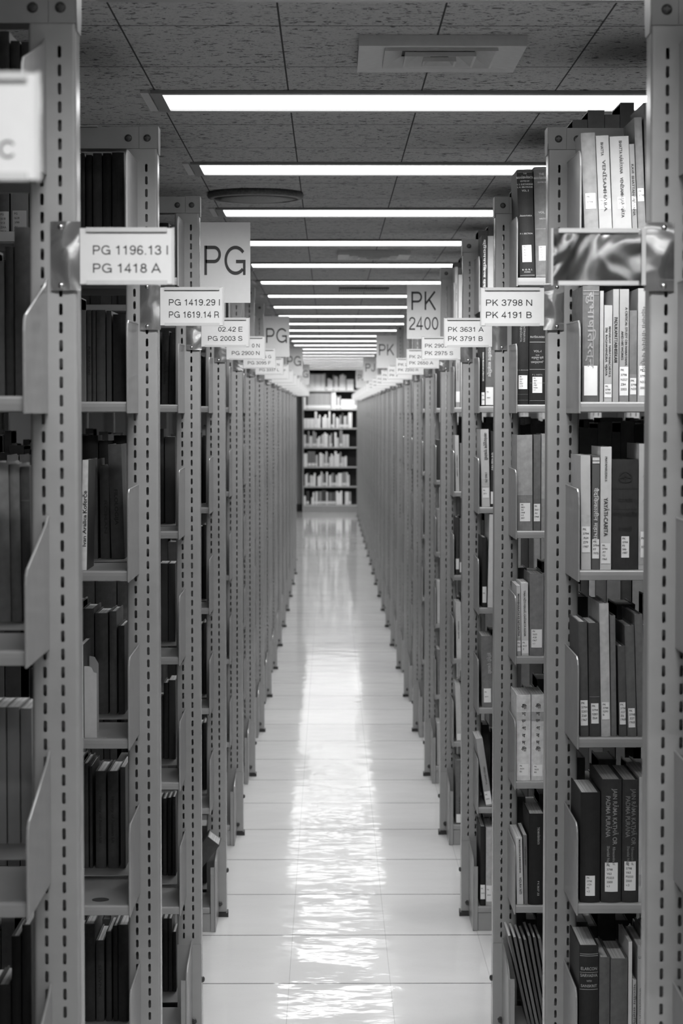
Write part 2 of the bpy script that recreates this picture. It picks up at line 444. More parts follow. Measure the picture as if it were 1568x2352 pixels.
# ------------------------------------------------------------------ air vents, loudspeaker
def square_vent(xc, yc, half, label):
    t = empty('ceiling_vent', (xc, yc, CEIL), label, 'air vent')
    def ring(bm, a, b, za, zb):
        A = [bm.verts.new((sx * a, sy * a, za)) for sx, sy in ((-1, -1), (1, -1), (1, 1), (-1, 1))]
        B = [bm.verts.new((sx * b, sy * b, zb)) for sx, sy in ((-1, -1), (1, -1), (1, 1), (-1, 1))]
        for i in range(4): bm.faces.new((A[i], A[(i + 1) % 4], B[(i + 1) % 4], B[i]))
    bm = bmesh.new(); ring(bm, half, half, -.0005, -.022); ring(bm, half, half * .68, -.022, -.016); finish('frame', bm, VENT, t)
    bm = bmesh.new(); ring(bm, half * .98, half * .02, -.001, -.001); finish('duct_shade', bm, DARK, t)  # flat dark sheet standing in for the shade up the duct
    for a, z in ((.66, -.022), (.41, -.026), (.18, -.030)):
        bm = bmesh.new(); ring(bm, half * max(a - .21, .01), half * a, -.003, z); ring(bm, half * a, half * (a + .025), z, z - .001); ring(bm, half * (a + .025), half * (a + .02), z - .001, z + .008)
        finish('louvre', bm, VENT, t)
square_vent(.223, 4.443, .165, 'square grey ceiling vent of nested frames before the nearest light')
square_vent(.204, 10.056, .165, 'small square ceiling vent between the fourth and fifth lights')
t = empty('slot_vent', (.204, 13.0, CEIL), 'dark slotted ceiling grille between the sixth and seventh lights', 'air vent')
bm = bmesh.new(); box(bm, -.148, .148, -.18, .18, -.006, -.0005); finish('frame', bm, DARK, t)
for k in range(24):
    bm = bmesh.new(); xx = -.139 + k * .0121; box(bm, xx, xx + .003, -.17, .17, -.012, -.006); finish('slat', bm, VENT, t)
t = empty('ceiling_speaker', (-.250, 7.332, CEIL), 'round dark loudspeaker grille on the ceiling above the big PG sign', 'loudspeaker')
bm = bmesh.new(); lathe(bm, [(.160, -.0005), (.163, -.009), (.160, -.018), (.143, -.022), (.141, -.018)], (0, 0, 0), (0, 0, 1), 48); finish('rim', bm, SPEAKER, t, True)
bm = bmesh.new()
lathe(bm, [(.141, -.019), (.11, -.024), (.055, -.027), (.0, -.028)], (0, 0, 0), (0, 0, 1), 40); finish('grille', bm, SPEAKER, t, True)

# ------------------------------------------------------------------ shelving ranges
def mesh_of(name, bm, m, smooth=False):
    me = bpy.data.meshes.new(name); bmesh.ops.recalc_face_normals(bm, faces=bm.faces); bm.to_mesh(me); bm.free(); me.materials.append(m)
    if smooth:
        for p in me.polygons: p.use_smooth = True
    return me
UW, UD = .066, .050
SLOT_U, SLOT_W, SLOT_H, PITCH_S = (.0227, .048), .0052, .0165, .0254
def upright_mesh(s):
    bm = bmesh.new(); r = .005
    def P(u, y, z): return (s * u, y, z)
    ztop, zbot = HT, .012
    zs = [2.219 - PITCH_S * i for i in range(77)]
    for face, yf in ((0, 0.0), (1, UD)):
        if face and s < 0:      # web added behind the slots, shutting out light to darken them
            bm.faces.new([bm.verts.new(P(u, UD, z)) for u, z in ((r, zbot), (UW - r, zbot), (UW - r, ztop), (r, ztop))]); continue
        inward = .0013 if face == 0 else -.0013
        cols = [r, SLOT_U[0] - .008, SLOT_U[0] + .008, SLOT_U[1] - .008, SLOT_U[1] + .008, UW - r]
        def quad(u0, u1, z0, z1):
            bm.faces.new([bm.verts.new(P(u, yf, z)) for u, z in ((u0, z0), (u1, z0), (u1, z1), (u0, z1))])
        zhi, zlo = zs[0] + (PITCH_S - SLOT_H) / 2, zs[-1] - SLOT_H - (PITCH_S - SLOT_H) / 2
        quad(cols[0], cols[5], zhi, ztop); quad(cols[0], cols[5], zbot, zlo)
        quad(cols[0], cols[1], zlo, zhi); quad(cols[2], cols[3], zlo, zhi); quad(cols[4], cols[5], zlo, zhi)
        for uc in SLOT_U:
            for zt in zs:
                zc = zt - SLOT_H / 2
                o = [(uc + a, zc + b) for a, b in ((-.008, -PITCH_S / 2), (0, -PITCH_S / 2), (.008, -PITCH_S / 2), (.008, 0), (.008, PITCH_S / 2), (0, PITCH_S / 2), (-.008, PITCH_S / 2), (-.008, 0))]
                w, h, c = SLOT_W / 2, SLOT_H / 2, .0016
                q = [(-w, -h + c), (-w + c, -h), (w - c, -h), (w, -h + c), (w, h - c), (w - c, h), (-w + c, h), (-w, h - c)]
                q = [(uc + a, zc + b) for a, b in q]
                ov = [bm.verts.new(P(a, yf, b)) for a, b in o]; qv = [bm.verts.new(P(a, yf, b)) for a, b in q]
                qi = [bm.verts.new(P(a, yf + inward, b)) for a, b in q]
                # outer corners 0,2,4,6 ; mids 1,3,5,7
                bm.faces.new((ov[0], ov[1], qv[1], qv[0])); bm.faces.new((ov[1], ov[2], qv[3], qv[2], qv[1])); bm.faces.new((ov[2], ov[3], ov[4], qv[4], qv[3]))
                bm.faces.new((ov[4], ov[5], qv[5], qv[4])); bm.faces.new((ov[5], ov[6], qv[7], qv[6], qv[5])); bm.faces.new((ov[6], ov[7], ov[0], qv[0], qv[7]))
                for i in range(8): bm.faces.new((qv[i], qv[(i + 1) % 8], qi[(i + 1) % 8], qi[i]))
    def side(pts):
        for a, b in zip(pts, pts[1:]):
            bm.faces.new([bm.verts.new(P(*p)) for p in ((a[0], a[1], zbot), (b[0], b[1], zbot), (b[0], b[1], ztop), (a[0], a[1], ztop))])
    arc = [(r - r * math.sin(t), r - r * math.cos(t)) for t in (math.pi / 2 * i / 5 for i in range(6))]
    side(arc + [(0, UD - r)] + [(a, UD - b) for a, b in arc[::-1]])
    side([(UW - a, b) for a, b in arc] + [(UW, UD - r)] + [(UW - a, UD - b) for a, b in arc[::-1]])
    for z in (zbot, ztop):
        bm.faces.new([bm.verts.new(P(u, y, z)) for u, y in ((0, r), (0, UD - r), (r, UD), (UW - r, UD), (UW, UD - r), (UW, r), (UW - r, 0), (r, 0))])
    bmesh.ops.remove_doubles(bm, verts=bm.verts, dist=1e-6)
    return mesh_of('upright', bm, PAINT)
ULEN = .94
def shelf_mesh(s, back):
    bm = bmesh.new(); D = DEEP
    pts = [(-D, -.019), (-D - .0006, -.010), (-D, -.0035), (-D + .0015, -.0012), (-D + .004, 0), (-.001, 0), (-.001, -.0015), (-D + .012, -.0015), (-D + .012, -.020), (-D + .002, -.020)]
    if back: pts = [(UD - y, z) for y, z in pts]
    prism(bm, pts, 'x', s * (.042 if s > 0 else .044), s * (UW + ULEN - .06))
    return mesh_of('shelf', bm, PAINT_SHELF)
def bracket_mesh(s, back, style):
    bm = bmesh.new(); D = DEEP + .004; u = .040 if s > 0 else .042
    zb = -.0225
    if style == 'sloped':
        pts = [(0, zb), (-D, zb), (-D, .084), (-D + .004, .096), (-D + .014, .104), (-.03, .152), (-.006, .163), (.012, .163), (.012, zb)]
    else:
        pts = [(0, zb), (-D, zb), (-D, .128), (-D + .003, .143), (-D + .010, .152), (-D + .022, .1575), (-.02, .160), (.012, .160), (.012, zb)]
    rim = pts[1:-1]
    if back: pts = [(UD - y, z) for y, z in pts]; rim = [(UD - y, z) for y, z in rim]
    prism(bm, pts, 'x', s * (u - .0011), s * (u + .0011))
    tube(bm, [(s * u, y, z) for y, z in rim], .0020, 6)
    return mesh_of('bracket', bm, PAINT)
def base_meshes(s, back):
    bm = bmesh.new(); D = DEEP
    f = (lambda y: UD - y) if back else (lambda y: y)
    box(bm, s * .0, s * UW, f(-.0032), f(-.0004), .016, .256)
    out = [(-.0004, .02), (-.0004, .268), (-.02, .262), (-D + .05, .244), (-D + .018, .232), (-D + .004, .214), (-D, .19), (-D, .001), (-D + .03, .001), (-.06, .001)]
    prism(bm, [(f(y), z) for y, z in out], 'x', s * .025, s * .0272)
    rim = [(-.004, .266), (-.02, .261), (-D + .05, .243), (-D + .018, .231), (-D + .004, .213), (-D, .19), (-D, .004)]
    tube(bm, [(s * .0262, f(y), z) for y, z in rim], .003, 6)
    prism(bm, [(f(y), z) for y, z in ((-D, .001), (-D, .19), (-D + .004, .214), (-D + .007, .214), (-D + .003, .19), (-D + .003, .001))], 'x', s * .0262, s * .041)
    brk = mesh_of('base_bracket', bm, PAINT)
    bm = bmesh.new(); box(bm, s * .0425, s * (UW + ULEN - .06), f(-D + .004), f(-D + .006), .001, .0605)
    kick = mesh_of('kick_plate', bm, PAINT)
    return brk, kick
RNG = {}
for s in (-1, 1):
    d = RNG[s] = {}
    d['upright'] = upright_mesh(s)
    for back in (0, 1):
        d['shelf', back] = shelf_mesh(s, back)
        d['bracket', back] = bracket_mesh(s, back, 'square')
        d['base', back], d['kick', back] = base_meshes(s, back)
    d['sloped'] = bracket_mesh(s, 0, 'sloped')
    bm = bmesh.new(); box(bm, s * .0372, s * (UW + ULEN), -.0022, UD + .0022, HT - .042, HT + .0015)
    d['rail'] = mesh_of('top_rail', bm, PAINT_RAIL)
    bm = bmesh.new()
    prism(bm, [(-.0036, HT - .042), (-.0036, HT + .003), (UD + .0036, HT + .003), (UD + .0036, HT - .042)], 'x', s * .0, s * .0366)
    prism(bm, [(-.0036, HT - .030), (-.0036, HT + .003), (UD + .0036, HT + .003), (UD + .0036, HT - .030), (UD - .006, HT - .052), (.006, HT - .052)], 'x', s * -.0022, s * -.0002)
    d['cap'] = mesh_of('rail_cap', bm, PAINT_RAIL)
    bm = bmesh.new(); lathe(bm, [(.0075, 0), (.0075, .0008), (.0062, .003), (.003, .0043), (0, .0046)], (0, 0, 0), (0, -1, 0), 14)
    box(bm, -.0045, .0045, -.0049, -.0040, -.0007, .0007); box(bm, -.0007, .0007, -.0049, -.0040, -.0045, .0045)
    d['screw'] = mesh_of('screw', bm, BOLT, False)
    bm = bmesh.new(); box(bm, s * -.005, s * .034, -.014, UD - .005, 0, .014); box(bm, s * -.007, s * -.005, -.014, -.004, 0, .02)
    d['foot'] = mesh_of('foot', bm, DARK)
    bm = bmesh.new(); lathe(bm, [(.0095, 0), (.0095, .002), (.007, .003), (.007, .008), (.003, .0085), (.003, .014), (0, .014)], (s * .022, -.0034, .044), (0, -1, 0), 6)
    d['nut'] = mesh_of('levelling_nut', bm, BOLT)
    bm = bmesh.new(); lathe(bm, [(.009, 0), (.009, .001), (.0075, .005), (.004, .007), (0, .0075)], (0, .024, .153), (-s, 0, 0), 12)
    d['bolt'] = mesh_of('bolt', bm, BOLT, True)

def shelving_range(side, k, label, detail):
    s = -1 if side == 'L' else 1
    d = RNG[s]
    t = empty('shelving_range', (XL if s < 0 else XR, DL(k) if s < 0 else DR(k), 0), label, 'library shelving', 'ranges on the PG side' if s < 0 else 'ranges on the PK side')
    link('upright', d['upright'], t)
    link('upright', d['upright'], t, (s * ULEN, 0, 0))
    link('top_rail', d['rail'], t)
    cap = link('rail_cap', d['cap'], t)
    sc1 = link('screw', d['screw'], cap, (s * .0205, -.0036, HT - .021)); 
    rail_screw = link('screw', d['screw'], t, (s * .059, -.0022, HT - .021))
    for back in ((0, 1) if detail else (0,)):
        for i, z in enumerate(SHELF_Z):
            sh = link('shelf', d['shelf', back], t, (0, 0, z))
            if i < 6:
                link('bracket', d['sloped'] if (side == 'L' and k <= 1 and not back) else d['bracket', back], sh)
        b = link('base_bracket', d['base', back], t)
        if not back:
            link('levelling_nut', d['nut'], b)
        link('kick_plate', d['kick', back], t)
    if (side, k) == ('L', 2):       # dark disc on the fifth shelf, painted shade for a cable hole
        bm = bmesh.new(); lathe(bm, [(.017, 0), (.017, .0006), (0, .0006)], (-.105, -DEEP + .05, SHELF_Z[4]), (0, 0, 1), 20); finish('cable_hole_shade', bm, DARK, t)
    link('foot', d['foot'], t)
    link('bolt', d['bolt'], t)
    return t

NAME_L = {0: 'range whose label ends in C', 1: 'PG 1418 A range', 2: 'PG 1619.14 R range', 3: 'PG 2003 S range', 4: 'PG 2900 N range', 5: 'PG 3095 F range', 6: 'PG 3337 L range'}
NAME_R = {1: 'range with the empty label holder', 2: 'PK 3798 N range', 3: 'PK 3791 B range', 4: 'PK 2975 S range', 5: 'PK 2650 A range', 6: 'PK 2200 R range'}
COUNT = ['first', 'second', 'third', 'fourth', 'fifth', 'sixth', 'seventh', 'eighth', 'ninth', 'tenth', 'eleventh', 'twelfth', 'thirteenth', 'fourteenth', 'fifteenth', 'sixteenth', 'seventeenth', 'eighteenth', 'nineteenth', 'twentieth']
K_L, K_R = 15, 24
for k in range(0, K_L + 1):
    n = NAME_L.get(k)
    lab = ('grey slotted steel shelving, the ' + n) if n else 'grey slotted steel shelving, %s range beyond the PG 3337 L one' % COUNT[k - 7]
    shelving_range('L', k, lab, k <= 5)
for k in range(1, K_R + 1):
    n = NAME_R.get(k)
    lab = ('grey slotted steel shelving, the ' + n) if n else 'grey slotted steel shelving, %s range beyond the PK 2200 R one' % COUNT[k - 7]
    shelving_range('R', k, lab, k <= 5)

# ------------------------------------------------------------------ range labels on the end posts
HOLD_W, HOLD_H, HOLD_Z0 = .132, .079, 1.889
def range_label(side, k, lines, label, card=True):
    s = -1 if side == 'L' else 1
    X, Y = (XL, DL(k)) if s < 0 else (XR, DR(k))
    t = empty('range_label', (X + (.004 if k == 0 else 0) - (.003 if s > 0 else 0), Y - .001, HOLD_Z0 - (.008 if k == 0 else 0)), label, 'sign', 'range labels on the PG side' if s < 0 else 'range labels on the PK side')
    ex = -s          # towards the aisle
    def bx(bm, a, b, y0, y1, z0, z1): box(bm, min(ex * a, ex * b), max(ex * a, ex * b), y0, y1, z0, z1)
    bm = bmesh.new()
    n = 10
    for i in range(n):      # the plate bows slightly off the post
        a0, a1 = -.036 + .042 * i / n, -.036 + .042 * (i + 1) / n
        y = [-.0022 - .0030 * math.sin(math.pi * q / n) for q in (i, i + 1)]
        for zz in range(6):
            z0, z1 = -.008 + .0955 * zz / 6, -.008 + .0955 * (zz + 1) / 6
            bm.faces.new([bm.verts.new((ex * a, yy, z)) for a, yy, z in ((a0, y[0], z0), (a1, y[1], z0), (a1, y[1], z1), (a0, y[0], z1))])
    bmesh.ops.remove_doubles(bm, verts=bm.verts, dist=1e-6)
    plate = finish('mounting_plate', bm, BRIGHT, t, True)
    for z in (-.001, .080):
        bm = bmesh.new(); lathe(bm, [(.0045, 0), (.0042, .002), (.002, .0034), (0, .0036)], (-ex * .0215, -.0035, z), (0, -1, 0), 12); finish('screw', bm, STEEL, plate, True)
    bm = bmesh.new()
    bx(bm, .004, .004 + HOLD_W, -.0035, -.0028, 0, HOLD_H)
    back = finish('holder_back', bm, BRIGHT, t)
    bm = bmesh.new()
    bx(bm, .014, HOLD_W - .006, -.0085, -.0035, HOLD_H - .006, HOLD_H)
    bx(bm, .014, HOLD_W - .006, -.0085, -.0035, 0, .006)
    bx(bm, .004 + HOLD_W - .0025, .004 + HOLD_W, -.0075, -.0035, .0, HOLD_H)
    if not card: bx(bm, .004, .010, -.0075, -.0035, .0, HOLD_H)
    finish('holder_rail', bm, RAILP, t)
    if not card:
        bm = bmesh.new(); bx(bm, .010, HOLD_W, -.0072, -.0062, .006, HOLD_H - .006); finish('clear_window', bm, CLEAR, t)
        return t
    bm = bmesh.new(); bx(bm, .005, .003 + HOLD_W, -.0048, -.0040, .001, HOLD_H - .001)
    c = finish('card', bm, CARD, t)
    bm = bmesh.new()
    for j, ln in enumerate(lines):
        if not ln: continue
        if isinstance(ln, str): ln = (ln, None)
        body, wid = ln
        align = 'l'
        xs = .023
        if s > 0: xs = -.124        # the card of a PK label starts at its aisle edge
        zb = .0415 if j == 0 else .0165
        if body.startswith('>'):      # only the end of the line is in sight
            body = body[1:]; align = 'r'; xs = .1165
        sign_text(bm, body, lambda a, b, xs=xs, zb=zb: (xs + a, -.0050, zb + b), .0128, wid, align)
    if bm.verts: finish('lettering', bm, INK, c)
    else: bm.free()
    return t
lab_l = {0: [None, ('>C', None)], 1: [('PG 1196.13 I', .1045), ('PG 1418 A', .0925)], 2: [('PG 1419.29 I', .1045), ('PG 1619.14 R', .1025)], 3: [('>02.42 E', .066), ('PG 2003 S', .092)],
         4: [('>0 N', None), ('PG 2900 N', .093)], 5: [('>4 G', None), ('PG 3095 F', .092)], 6: [('>N', None), ('PG 3337 L', .092)], 7: [('>P', None), None]}
lab_r = {2: [('PK 3798 N', .0945), ('PK 4191 B', .094)], 3: [('PK 3631 A', .0945), ('PK 3791 B', .094)], 4: [('PK 2907', .074), ('PK 2975 S', .094)], 5: [('PK 24', .052), ('PK 2650 A', .094)],
         6: [('PK 2', .042), ('PK 2200 R', .094)], 7: [('PK 2', .042), ('PK 2', .042)], 8: [('PK', None), ('PK', None)], 9: [('PK 1', .042), ('PK', None)], 10: [('PK', None), ('PK', None)], 11: [('PK', None), ('PK', None)]}
say_l = {0: 'blurred white range label ending in a letter C', 1: 'white range label reading PG 1196.13 I over PG 1418 A', 2: 'white range label reading PG 1419.29 I over PG 1619.14 R', 3: 'partly hidden range label with PG 2003 S as second line',
         4: 'partly hidden range label with PG 2900 N as second line', 5: 'partly hidden range label with PG 3095 F as second line', 6: 'small range label with PG 3337 L as second line'}
say_r = {1: 'empty range label holder showing bare bright metal', 2: 'white range label reading PK 3798 N over PK 4191 B', 3: 'white range label reading PK 3631 A over PK 3791 B', 4: 'white range label with PK 2975 S as second line',
         5: 'white range label with PK 2650 A as second line', 6: 'small range label with PK 2200 R as second line'}
for k in range(0, K_L + 1):
    range_label('L', k, lab_l.get(k, [None, None]), say_l.get(k, 'tiny white range label, %s beyond the PG 3337 L one' % COUNT[max(k - 7, 0)]))
for k in range(1, K_R - 3):
    range_label('R', k, lab_r.get(k, [None, None]), say_r.get(k, 'tiny white range label, %s beyond the PK 2200 R one' % COUNT[max(k - 7, 0)]), card=(k != 1))

def flag_sign(side, k, lines, label):
    s = -1 if side == 'L' else 1
    X, Y = (XL, DL(k)) if s < 0 else (XR, DR(k))
    ex = -s
    t = empty('flag_sign', (X + ex * .0015, Y + .012, 2.009), label, 'sign', 'large letter signs beside the end posts')
    wd, ht = .1355, .217
    bm = bmesh.new(); box(bm, min(0, ex * wd), max(0, ex * wd), -.0012, .0012, 0, ht); p = finish('panel', bm, CARD, t)
    bm = bmesh.new(); box(bm, min(0, ex * .012), max(0, ex * .012), .0012, .006, .02, ht - .02); finish('clip', bm, CHROME, t)
    bm = bmesh.new()
    xc = ex * wd / 2
    for body, zb, cap, wid in lines:
        sign_text(bm, body, lambda a, b, zb=zb: (xc + a, -.0020, zb + b), cap, wid, 'c', .115)
    finish('lettering', bm, INK, p)
for k, w in ((3, 'large'), (7, 'mid-sized'), (11, 'small'), (15, 'tiny')):
    flag_sign('L', k, [('PG', .075, .079, .111)], '%s white sign with the letters PG, %s' % (w, {3: 'hanging over the range labels', 7: 'behind the PG 3095 F label', 11: 'third of its row', 15: 'farthest of its row'}[k]))
flag_sign('R', 5, [('PK', .116, .074, .097), ('2400', .036, .052, .116)], 'large white sign reading PK 2400 beside an end post')
flag_sign('R', 9, [('PK', .085, .074, .098)], 'mid-sized white sign with the letters PK alone')
flag_sign('R', 13, [('PJ', .085, .074, .088)], 'small white sign with the letters PJ, third of its row')
flag_sign('R', 17, [('PJ', .085, .074, .088)], 'tiny PJ sign, farthest of its row by the end bookcase')

# ------------------------------------------------------------------ books
def tone_word(g, paper):
    if g < .045: return 'black'
    if g < .16: return 'dark'
    if g < .34: return 'grey'
    if g < .52: return 'light grey'
    return 'white' if paper or g > .62 else 'pale'
SHELF_WORD = ['top shelf', 'second shelf', 'third shelf', 'fourth shelf', 'fifth shelf', 'sixth shelf', 'bottom shelf']
CARDINAL = ['first', 'second', 'third', 'fourth', 'fifth', 'sixth', 'seventh', 'eighth', 'ninth', 'tenth', 'eleventh', 'twelfth']

def spine_y(x, w, bul): return -bul * (1 - min(1, (2 * x / w) ** 2))
def patch(bm, w, bul, xa, xb, za, zb, off, n=6):
    """a thin sheet that follows the curve of a spine"""
    A = []; 
    for i in range(n + 1):
        x = xa + (xb - xa) * i / n; y = spine_y(x, w, bul) - off
        A.append((bm.verts.new((x, y, za)), bm.verts.new((x, y, zb))))
    for (a, b), (c, d) in zip(A, A[1:]): bm.faces.new((a, c, d, b))
def ink(g): return (g, g, g, 1)
def make_book(loc, w, h, dep, g, label, group, paper=False, lean=0.0, yaw=0.0, call=None, titles=(), bands=(), lower=None, simple=False, emblem=None):
    """a bound book standing on its tail, spine towards -y.
    call: (lines, z0, z1, half width fraction); titles: (text, mode, centre, capital height or None, length, tone, x offset)"""
    t = empty('book', loc, label, 'book', group)
    t.rotation_euler = (0, -lean, yaw)
    th = min(.0008 if paper else .0026, w * .2)
    bul = min(w * (.05 if paper else .14), .006)
    n = 4 if simple else 8
    out = [(-w / 2, dep)]
    out += [(-w / 2 + w * i / n, spine_y(-w / 2 + w * i / n, w, bul)) for i in range(n + 1)]
    out += [(w / 2, dep), (w / 2 - th, dep), (w / 2 - th, th), (-w / 2 + th, th), (-w / 2 + th, dep)]
    bm = bmesh.new(); prism(bm, out, 'z', 0, h)
    cv = finish('cover', bm, PAPERBACK if paper else COVER, t); cv.color = ink(g)
    sink = .0008 if paper else .003
    bm = bmesh.new(); box(bm, -w / 2 + th, w / 2 - th, th, dep - (.0005 if paper else .004), sink, h - sink)
    finish('page_block', bm, PAGES, t)
    if lower:
        bm = bmesh.new(); patch(bm, w, bul, -w * .498, w * .498, h * lower[0], h * lower[1], .0004, n); o = finish('cloth_band', bm, COVER, cv); o.color = ink(lower[2])
    if call:
        lines, za, zb, hw = call
        xo = 0
        bm = bmesh.new(); patch(bm, w, bul, -w * hw, w * hw, za, zb, .0007, n)
        lb = finish('call_number_label', bm, LABELP, cv)
        if lines:
            bm = bmesh.new(); rows = len(lines); step = (zb - za) / (rows + 1.0)
            for i, ln in enumerate(lines):
                zz = zb - step * (i + 1) + step * .1
                put_text(bm, ln, lambda a, b, zz=zz: (-w * hw * .75 + a, spine_y(-w * hw * .75 + a, w, bul) - .0011, zz + b), min(step * .55, .0042), None)
            o = finish('label_print', bm, LETTER, lb); o.color = ink(.12)
    if titles or bands:
        bm = bmesh.new(); col = .05
        for body, mode, zc, cap, length, tone, xo in titles:
            col = tone
            if mode == 'down':
                put_text(bm, body, lambda a, b: (xo * w + b - (cap or .004) * .5, spine_y(xo * w + b - (cap or .004) * .5, w, bul) - .0009, zc * h - a), cap or .004, length, 'c')
            elif mode == 'up':
                put_text(bm, body, lambda a, b: (xo * w - b + (cap or .004) * .5, spine_y(xo * w - b + (cap or .004) * .5, w, bul) - .0009, zc * h + a), cap or .004, length, 'c')
            else:
                put_text(bm, body, lambda a, b: (xo * w + a, spine_y(xo * w + a, w, bul) - .0009, zc * h + b), cap or .004, length, 'c')
        for zf, th_, tone in bands:
            col = tone if not titles else col
            if titles: patch(bm, w, bul, -w * .47, w * .47, zf * h, zf * h + th_, .0008, n)
            else:
                b2 = bmesh.new(); patch(b2, w, bul, -w * .47, w * .47, zf * h, zf * h + th_, .0008, n); o = finish('ruled_line', b2, LETTER, cv); o.color = ink(tone)
        if emblem:
            zc, r = emblem
            for k in range(20):
                a0, a1 = 2 * math.pi * k / 20, 2 * math.pi * (k + 1) / 20
                for ra, rb in ((1, .86), (.42, .34)):
                    bm.faces.new([bm.verts.new((math.cos(a) * r * q * 1.25, spine_y(0, w, bul) - .0009, zc * h + math.sin(a) * r * q)) for a, q in ((a0, ra), (a1, ra), (a1, rb), (a0, rb))])
            box(bm, -r * 1.0, r * 1.0, -bul - .001, -bul - .0009, zc * h - .0008, zc * h + .0008)
            box(bm, -.0012, .0012, -bul - .001, -bul - .0009, zc * h - r * .8, zc * h + r * .8)
        if bm.verts:
            o = finish('spine_lettering', bm, LETTER, cv); o.color = ink(col)
        else: bm.free()
    return t

ENDU = {}           # how far each shelf is filled by single books, from the aisle edge
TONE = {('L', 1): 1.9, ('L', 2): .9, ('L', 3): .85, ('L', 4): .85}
SETBACK = {1: .385, 2: .35, 3: .385, 4: .36}     # on the PG side the books stand on the rear half of the double shelves
def put_row(side, k, row, books, setback=.012):
    """books: (x0, x1, top y, tone, options) as measured; x at the foot of the spine"""
    s = -1 if side == 'L' else 1
    if s < 0: setback = SETBACK[k]
    Y0 = (DL(k) if s < 0 else DR(k)) - DEEP
    z = SHELF_Z[row] + .0003
    order = sorted(books, key=lambda b: s * b[0])
    rname = (NAME_L if s < 0 else NAME_R)[k]
    us = []
    for n, bk in enumerate(order):
        a, b, yt, g = bk[:4]
        g *= TONE.get((side, k), (.54, .60, .76, .85, .95, .9, .9)[row] if g > .3 else .62) if g > .02 or s < 0 else 1; o = dict(bk[4]) if len(bk) > 4 else {}  # pale PK covers toned shelf by shelf to correct the lamplight in colour
        Y = Y0 + o.pop('set', setback)
        dep = o.pop('dep', .150 + .012 * ((n * 7 + row * 3) % 4))
        dep = min(dep, (DEEP - (Y - Y0) - .006) if s > 0 else (2 * DEEP + UD - (Y - Y0) - .004))
        zpx = H_PX / 2
        xa = (CAM_XY(a, z, Y)); xb = CAM_XY(b, z, Y)
        lean = math.radians(o.pop('lean', 0.0))
        if s > 0 and row < 6:      # clear of the shelf bracket
            xa = max(xa, XR + .0428 + .155 * math.tan(max(lean, 0)))
        w = max(xb - xa - .0008, .006)
        xm = (xa + xb) / 2
        ztop = at((a + b) / 2, yt, Y).z
        h = (ztop - z) / math.cos(lean)
        h = min(h, .306 if row else .36)
        what = o.pop('say', None)
        paper = o.get('paper', False)
        pos = 'nearest the post' if n == 0 else CARDINAL[n] + ' from the post'
        if what:
            lab = '%s, %s, %s' % (what, SHELF_WORD[row], rname)
        else:
            lab = '%s %s, %s, %s, %s' % (tone_word(g, paper), 'paperback' if paper else 'clothbound book', pos, SHELF_WORD[row], rname)
        lift = abs(math.sin(lean)) * w / 2 * 1.0
        make_book((xm, Y, z + lift), w, h, dep, g, lab, 'books on the ' + rname, lean=lean, **o)
        X0 = XL if s < 0 else XR
        us += [s * (xa - X0), s * (xb - X0)]
    ENDU[side, k, row] = max(us) + .004
def CAM_XY(px, z, Y):
    """x of the photograph's column px on the plane y = Y at height z"""
    lo, hi = 0.0, float(H_PX) * 1.4
    lo -= H_PX * .4
    for _ in range(40):
        m = (lo + hi) / 2
        if at(px, m, Y).z > z: lo = m
        else: hi = m
    return at(px, (lo + hi) / 2, Y).x
def cl(a, b, hw, *lines): return (lines, a, b, hw)
def T(body, mode, zc, cap, length, tone, xo=0.0): return (body, mode, zc, cap, length, tone, xo)

# --- the PK 3798 N range
put_row('R', 2, 0, [
    (1341, 1375, 306, .46, dict(lean=2.6, dep=.10, call=cl(.045, .075, .36, 'PK', '3798'), say='thick pale cloth book leaning at the end')),
    (1376, 1406, 312, .68, dict(paper=True, lean=2.6, titles=[T('BHATTA', 'down', .86, .0052, .026, .04, -.05), T('VENĪSAMHĀRA', 'down', .48, .0062, .100, .04, .05)], call=cl(.045, .065, .45, 'PK', '3798'), say='white paperback reading VENĪSAMHĀRA in wide letters')),
    (1407, 1451, 314, .68, dict(paper=True, lean=2.4, titles=[T('BHATTA NĀRĀYANA', 'down', .78, .0058, .064, .04, .05), T('VENĪSAMHĀRA-NĀTA', 'down', .36, .0058, .078, .04, .05)], call=cl(.045, .068, .2, 'PK', '3798'), say='wide white paperback reading BHATTA NĀRĀYANA')),
    (1452, 1464, 331, .42, dict(paper=True, lean=2.6, titles=[T('KAVI  BHATTANĀRĀYANA', 'down', .48, .0045, .10, .03, .0)], call=cl(.045, .070, .46, 'PK'), say='thin light grey paperback reading KAVI BHATTANĀRĀYANA')),
    (1465, 1483, 270, .30, dict(lean=2.5, call=cl(.060, .085, .4, 'PK', '3798'), say='tall grey cloth book whose foot shows a white label')),
    (1484, 1499, 236, .13, dict(lean=1.8, say='tallest dark book half hidden by the near post')),
])
